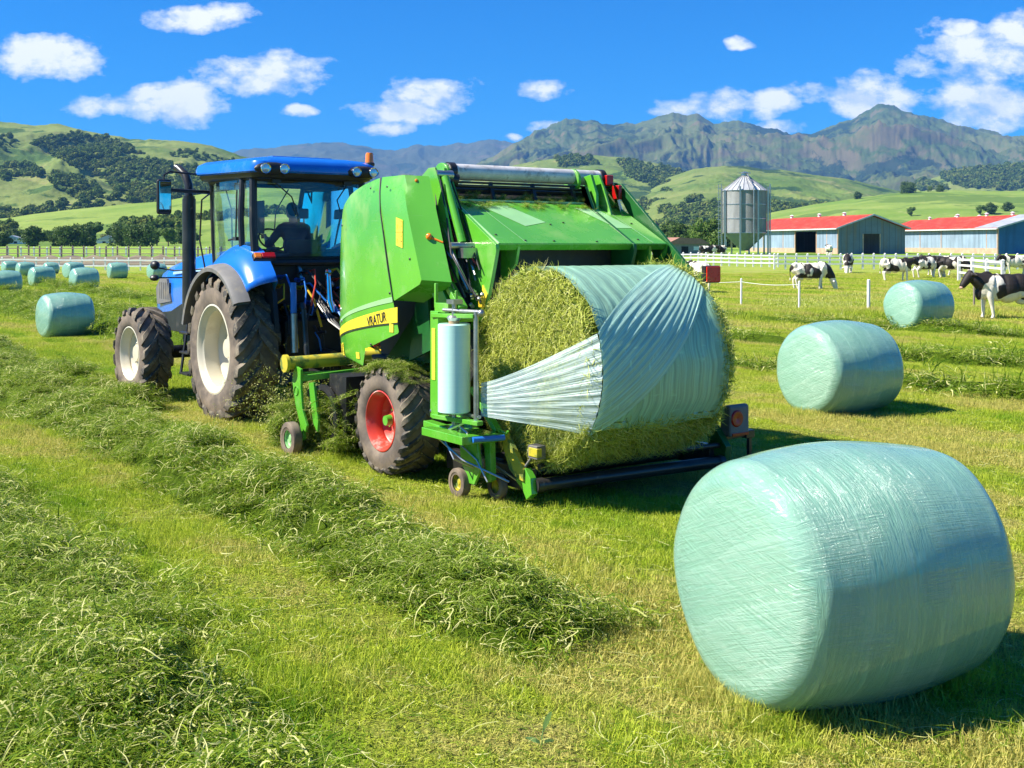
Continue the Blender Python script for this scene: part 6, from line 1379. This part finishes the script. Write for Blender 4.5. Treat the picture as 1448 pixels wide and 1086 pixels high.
cow_at(1420, 451, cs, 184, 'largest cow, standing and facing left, cut by the right edge', True, 1.04)
cow_at(988, 414, cs, 100, 'cow seen from behind, half hidden by the right side of the baler', sc=1.06)
cow_at(1199, 386, cg, 250, 'small cow grazing towards the camera below the barn doorway')
cow_at(1268, 397, cs, 2, 'mostly white cow at the left end of the group by the white fence')
cow_at(1310, 393, cg, 12, 'dark cow second from the left in the group by the white fence')
cow_at(1326, 390, cs, 170, 'cow in the middle of the group by the white fence')
cow_at(1346, 393, cg, -30, 'cow beside the white pen corner at the right of the group')
cow_at(1434, 388, cs, 186, 'dark cow behind the biggest cow, near the right edge')
cow_at(1001, 366, cs, 20, 'small cow behind the white rails, left of the silo', sc=1.1)
cow_at(1016, 365, cg, 200, 'small cow with its head down behind the white rails left of the silo', sc=1.1)
cow_at(1172, 364, cs, 80, 'small cow behind the long white fence, at the front corner of the large barn', sc=1.1)

# ------------------------------------------------------------------ trees
def leaf_mat(name, a, b):
    t = NT(name); at = t.N('ShaderNodeAttribute', attribute_name='rnd').outputs['Fac']; oi = t.N('ShaderNodeObjectInfo').outputs['Random']
    c = t.mix(at, a, b); c = t.mix(t.math('MULTIPLY', oi, .5), c, tuple((x+y)/2*1.2 for x, y in zip(a, b))); return t.pbr(c, .6, spec=.2, trans=(.25, c))
M['leaf_dark'] = leaf_mat('dark_foliage', (.04,.085,.015), (.11,.17,.035)); M['leaf_mid'] = leaf_mat('mid_foliage', (.07,.14,.02), (.16,.23,.045)); M['leaf_pale'] = leaf_mat('pale_foliage', (.20,.22,.07), (.32,.34,.12)); M['bark'] = mat('bark', (.09,.07,.05), .9)
def crown_mesh(seed, H, Wd, n, lobes, leaf, m, low=.12):
    r = np.random.default_rng(seed); C = []
    for k in range(lobes):
        a = r.random()*2*PI; q = r.random()**.6; z = low+(.86-low)*r.random(); rad = (.5-.26*abs(z-.45)*1.6)*q*.8; C.append((math.cos(a)*rad*Wd, math.sin(a)*rad*Wd, z*H, (.14+.12*r.random())*Wd*(1 if z < .7 else .8)))
    C = np.array(C); k = r.integers(0, lobes, n); d = r.normal(size=(n, 3)); d /= np.linalg.norm(d, axis=1)[:, None]; rr = C[k, 3]*(r.random(n)**.28)*(1+.15*r.normal(size=n))
    P = C[k, :3]+d*rr[:, None]*np.array([1, 1, .8]); nn = d+r.normal(0, .55, (n, 3)); nn /= np.linalg.norm(nn, axis=1)[:, None]
    t1 = np.cross(nn, r.normal(size=(n, 3))); t1 /= np.linalg.norm(t1, axis=1)[:, None]; t2 = np.cross(nn, t1); s = (leaf*(.6+.8*r.random(n)))[:, None]
    V = np.stack([P-t1*s-t2*s*.6, P+t1*s*.8-t2*s*.8, P+t1*s+t2*s*.7, P-t1*s*.7+t2*s*.9], 1).reshape(-1, 3); b = np.arange(n)*4
    return mesh_np('crown', V, np.stack([b, b+1, b+2, b+3], -1), attrs={'rnd': ('FLOAT', np.repeat(r.random(n), 4))}, mat=m)
def trunk_mb(H, Wd, seed):
    rr = random.Random(seed); mb = MB(); r0 = H*.028; mb.tube([(0, 0, -.3), (0, 0, H*.12), (.02*H, 0, H*.3), (0, .02*H, H*.6)], [r0*1.3, r0, r0*.8, r0*.3], 8)
    for k in range(7):
        a = rr.uniform(0, 6.28); z = H*rr.uniform(.15, .5); L = Wd*rr.uniform(.2, .36); mb.tube([(0, 0, z), (math.cos(a)*L*.5, math.sin(a)*L*.5, z+L*.4), (math.cos(a)*L, math.sin(a)*L, z+L*.9)], [r0*.5, r0*.3, r0*.1], 6)
    return mb
def make_tree(kind, seed, H, Wd, n, m, leaf=.32, low=.12, lobes=26):
    root = empty(kind, (0,0,0)); me = crown_mesh(seed, H, Wd, n, lobes, leaf, m, low); o = bpy.data.objects.new('crown', me); COL.objects.link(o); o.parent = root; trunk_mb(H, Wd, seed).build('trunk', M['bark'], root); return root
TR = [make_tree('tree', 1, 9, 12, 5200, M['leaf_dark'], .26, .05, 30), make_tree('tree', 2, 8, 9, 4200, M['leaf_dark'], .26, .08, 24), make_tree('tree', 3, 9, 7, 3400, M['leaf_mid'], .26, .1, 18), make_tree('tree', 4, 7, 9, 3200, M['leaf_pale'], .24, .02, 16), make_tree('tree', 5, 8.5, 13, 5200, M['leaf_mid'], .26, .04, 30)]
used = set()
def put_tree(i, px, Yd, sc, label, group, z=None, sx=1.):
    src = TR[i]; o = src if i not in used else copy_tree(src); used.add(i); X = (px-724)/FPX*Yd; o.location = (X, Yd, float(gz(X, Yd))-.2 if z is None else z); o.rotation_euler = (0, 0, random.uniform(0, 6)); o.scale = (sc*sx, sc*sx, sc); tag(o, label, 'tree', group); return o
GT = 'trees along the foot of the left hills'
for i, px, Yd, sc, sx, lab in ((1, 46, 330, .80, 1.0, 'round dark tree standing alone, second from the left edge in the far row'), (1, 18, 400, .82, 1, 'dark tree at the left edge beside the white house'), (2, 68, 400, .75, .9, 'slim tree in the gap right of the lone round tree'),
    (0, 100, 330, .80, 1.0, 'broad dark oak, the widest crown in the far row'), (1, 120, 345, .90, .9, 'dark tree joined to the right side of the broadest oak'), (2, 131, 400, 1.15, 1., 'tallest tree poking up behind the broadest oak'), (1, 84, 335, .75, .8, 'tree joined to the left side of the broadest oak'),
    (3, 146, 390, .62, 1., 'pale yellowish willow between two dark clumps'), (1, 158, 400, .8, 1, 'small dark tree just right of the pale willow'), (0, 172, 335, .74, .9, 'dark tree at the left of the right hand clump'), (0, 196, 325, .82, .95, 'big dark tree nearest the tractor mirror'), (4, 186, 420, .95, .8, 'tree behind the right hand clump'),
    (2, 222, 360, .80, 1.0, 'tree partly hidden by the exhaust pipe'), (2, 238, 350, .78, 1, 'pale green tree just beyond the exhaust pipe'), (1, 4, 330, .55, 1, 'small tree cut by the left edge of the far row'), (1, 90, 420, .9, 1, 'tree behind the broadest oak on its left'), (2, 168, 430, 1.2, 1, 'tall tree above the right hand clump'), (2, 205, 430, 1.1, 1, 'tree rising behind the big dark tree nearest the mirror'), (1, 262, 380, .9, 1, 'tree seen beneath the tractor mirror arm'), (1, 33, 420, .8, 1, 'small tree behind the lone round tree')):
    put_tree(i, px, Yd, sc, lab, GT, sx=sx)
GR = 'trees around the farm yard'
for i, px, Yd, sc, sx, lab in ((4, 1003, 210, .72, .75, 'bushy green tree directly left of the silo'), (2, 990, 230, .62, 1, 'small green tree above the brown shed roof'), (1, 962, 260, .75, 1, 'dark tree at the right shoulder of the baler'), (1, 1022, 270, .85, 1.1, 'dark tree behind the bushy one by the silo'), (1, 948, 300, .9, 1, 'dark tree peeping over the right edge of the baler'), (2, 975, 330, .8, 1, 'small far tree between baler and silo'), (1, 1093, 240, .72, 1., 'dark tree behind the right leg of the silo'), (4, 1100, 260, .7, 1, 'low tree behind the left end of the large barn')):
    put_tree(i, px, Yd, sc, lab, GR, sx=sx)
def on_hill(key, px, py):
    V, P = HILLS[key]; d = (P[..., 0]-px)**2+(P[..., 1]-py)**2; k = np.unravel_index(np.argmin(d), d.shape); return V[k]
GH = 'single trees on the right hills'
for i, key, px, py, sc, lab in ((0, 'hill5', 1284, 273, 1.25, 'round dark tree on the crest above the large barn'), (1, 'hill5', 1213, 281, .9, 'small dark tree on the crest left of the crest oak'), (1, 'hill5', 1402, 303, .95, 'dark tree on the slope above the right barn'), (2, 'hill5', 1388, 304, .8, 'smaller tree left of the one above the right barn'), (1, 'hill5', 1425, 299, .8, 'tree above the right barn nearest the right edge'), (2, 'hill5', 1288, 305, .8, 'tree on the slope between the two barns'), (2, 'hill5', 1316, 272, .7, 'slim tree right of the crest oak'), (1, 'hill5', 1330, 271, .8, 'second small tree right of the crest oak')):
    v = on_hill(key, px, py); o = put_tree(i, px, float(v[1]), sc, lab, GH, z=float(v[2])-.3); o.location.x = v[0]

# woods on the hills: far-off masses nobody could count
def blob_tree(seed):
    r = random.Random(seed); bm = bmesh.new(); bmesh.ops.create_icosphere(bm, subdivisions=3, radius=1)
    for v in bm.verts:
        p = v.co.copy(); k = .72+.5*float(fbm(p.x*1.7+seed*3+9, p.y*1.7+p.z*1.9+9, 3, seed)); v.co = Vector((p.x*k, p.y*k, max(-.35, p.z*k*1.05)))
    me = bpy.data.meshes.new('tree_crown'); bm.to_mesh(me); bm.free(); me.materials.append(M['wood_far']); me.shade_smooth(); return me
def far_leaf():
    t = NT('far_foliage'); tc = t.N('ShaderNodeTexCoord').outputs['Object']; oi = t.N('ShaderNodeObjectInfo').outputs['Random']; n = t.noise(tc, 3.5, 5, .7)
    c = t.mix(t.ramp(n, .35, .65), (.055,.11,.02), (.15,.21,.04)); c = t.mix(t.math('MULTIPLY', t.ramp(oi, .45, 1), .7), c, (.24,.27,.06)); return t.pbr(c, .9, 0, None, spec=.05, trans=(.2, c))
M['wood_far'] = far_leaf(); blob_col = srcs('far_trees', [crown_mesh(200+i, 1.8, 2.2, 420, 9, .15, M['wood_far'], .0) for i in range(4)])
def inpoly(x, y, poly):
    c = np.zeros(len(x), bool); n = len(poly)
    for i in range(n):
        x1, y1 = poly[i]; x2, y2 = poly[i-1]; t = ((y1 > y) != (y2 > y)) & (x < (x2-x1)*(y-y1)/(y2-y1+1e-9)+x1); c ^= t
    return c
def woods(key, polys, label, size, gap, seed, noise_k=.0):
    V, P = HILLS[key]; V = V.reshape(-1, 3); P = P.reshape(-1, 2); sel = np.zeros(len(P), bool); j = 3.5*(fbm(P[:, 0]/14, P[:, 1]/9, 3, seed)-.5)*2*2
    for po in polys: sel |= inpoly(P[:, 0]+j, P[:, 1]+j*.6, po)
    idx = np.where(sel)[0]; r = np.random.default_rng(seed)
    if not len(idx): return
    # thin to one tree per ground cell, then jitter
    cell = np.round(V[idx, :2]/gap).astype(int); _, u = np.unique(cell, axis=0, return_index=True); Q = V[idx[u]]+np.stack([r.uniform(-gap*.4, gap*.4, len(u)), r.uniform(-gap*.4, gap*.4, len(u)), np.zeros(len(u))], -1)
    if noise_k: keep = vnoise(Q[:, 0]*.02, Q[:, 1]*.02, seed) > noise_k; Q = Q[keep]
    N = len(Q); s = size*(.55+.75*r.random(N)); scatter('woodland', Q-np.array([0, 0, size*.35]), np.stack([r.normal(0,.1,N), r.normal(0,.1,N), r.random(N)*6], -1), np.stack([s, s, s*.95], -1), r.integers(0, 4, N).astype(np.int32), blob_col, label=label, cat='woodland')
woods('hill3', [[(45,204),(90,190),(150,195),(200,216),(250,240),(330,250),(345,266),(330,290),(235,292),(190,285),(165,268),(150,252),(105,236),(70,214)]], 'dark woodland filling the hollow of the left hill', 4.4, 7.5, 1, .17)
woods('hill3', [[(235,218),(270,214),(330,228),(350,240),(420,262),(380,266),(300,250),(250,230)], [(0,198),(18,190),(24,204),(4,214)]], 'open scrub along the crest of the left hill', 3.6, 12, 2, .4)
woods('hill3', [[(80,250),(125,258),(150,280),(120,284),(84,268)], [(0,240),(40,232),(44,240),(8,256)], [(38,242),(60,240),(62,252),(40,254)], [(-10,303),(60,298),(120,285),(160,279),(200,287),(150,294),(70,306),(-10,314)]], 'hedge line and thickets on the lower left hill', 4.5, 9, 3, .2)
woods('hill9', [[(165,321),(200,314),(230,309),(262,305),(262,312),(230,317),(170,326)], [(262,306),(420,294),(430,302),(300,312)]], 'line of trees across the pale green field behind the tractor', 1.9, 4, 4)
woods('hill21', [[(875,228),(905,232),(960,244),(1000,262),(1040,275),(1020,292),(960,285),(930,268),(895,250)], [(790,226),(835,222),(845,232),(800,238)], [(905,290),(960,282),(1010,300),(900,312)]], 'dark woodland on the green hill behind the baler', 6, 9, 5)
woods('hill8', [[(930,300),(985,284),(1010,288),(960,306)], [(1095,292),(1130,296),(1180,290),(1200,298),(1100,306)], [(1085,300),(1110,296),(1112,312),(1090,315)]], 'scattered trees at the foot of the right hill', 5.5, 9, 6, .2)
woods('hill77', [[(1330,236),(1380,232),(1448,232),(1600,240),(1600,268),(1448,268),(1360,264),(1335,252)], [(1296,252),(1330,262),(1340,270),(1300,268)]], 'dark woodland on the hill behind the right barn', 6.5, 10, 7)
woods('hill15', [[(915,318),(960,305),(1010,290),(1062,278),(1064,290),(1010,312),(960,322),(920,334)], [(950,330),(1060,318),(1064,336),(950,342)]], 'trees in the valley between the baler and the silo', 5, 7, 8, .25)
woods('hill9', [[(-40,322),(20,320),(28,326),(-40,332)], [(170,322),(260,318),(262,326),(180,328)]], 'distant shrubs along the foot of the left hill', 3, 5, 9, .3)

# ------------------------------------------------------------------ air
def haze():
    mb = MB(); mb.bb((-5300, -60, -6), (5300, 8700, 740)); m = bpy.data.materials.new('haze'); m.use_nodes = True; nt = m.node_tree; nt.nodes.clear()
    o = nt.nodes.new('ShaderNodeOutputMaterial'); v = nt.nodes.new('ShaderNodeVolumePrincipled'); v.inputs['Color'].default_value = (.20, .50, 1, 1); v.inputs['Density'].default_value = HAZE; v.inputs['Anisotropy'].default_value = 0; nt.links.new(v.outputs[0], o.inputs['Volume'])
    ob = mb.build('haze', m, smooth=0); tag(ob, kind='stuff')
HAZE = 8.5e-5
haze()
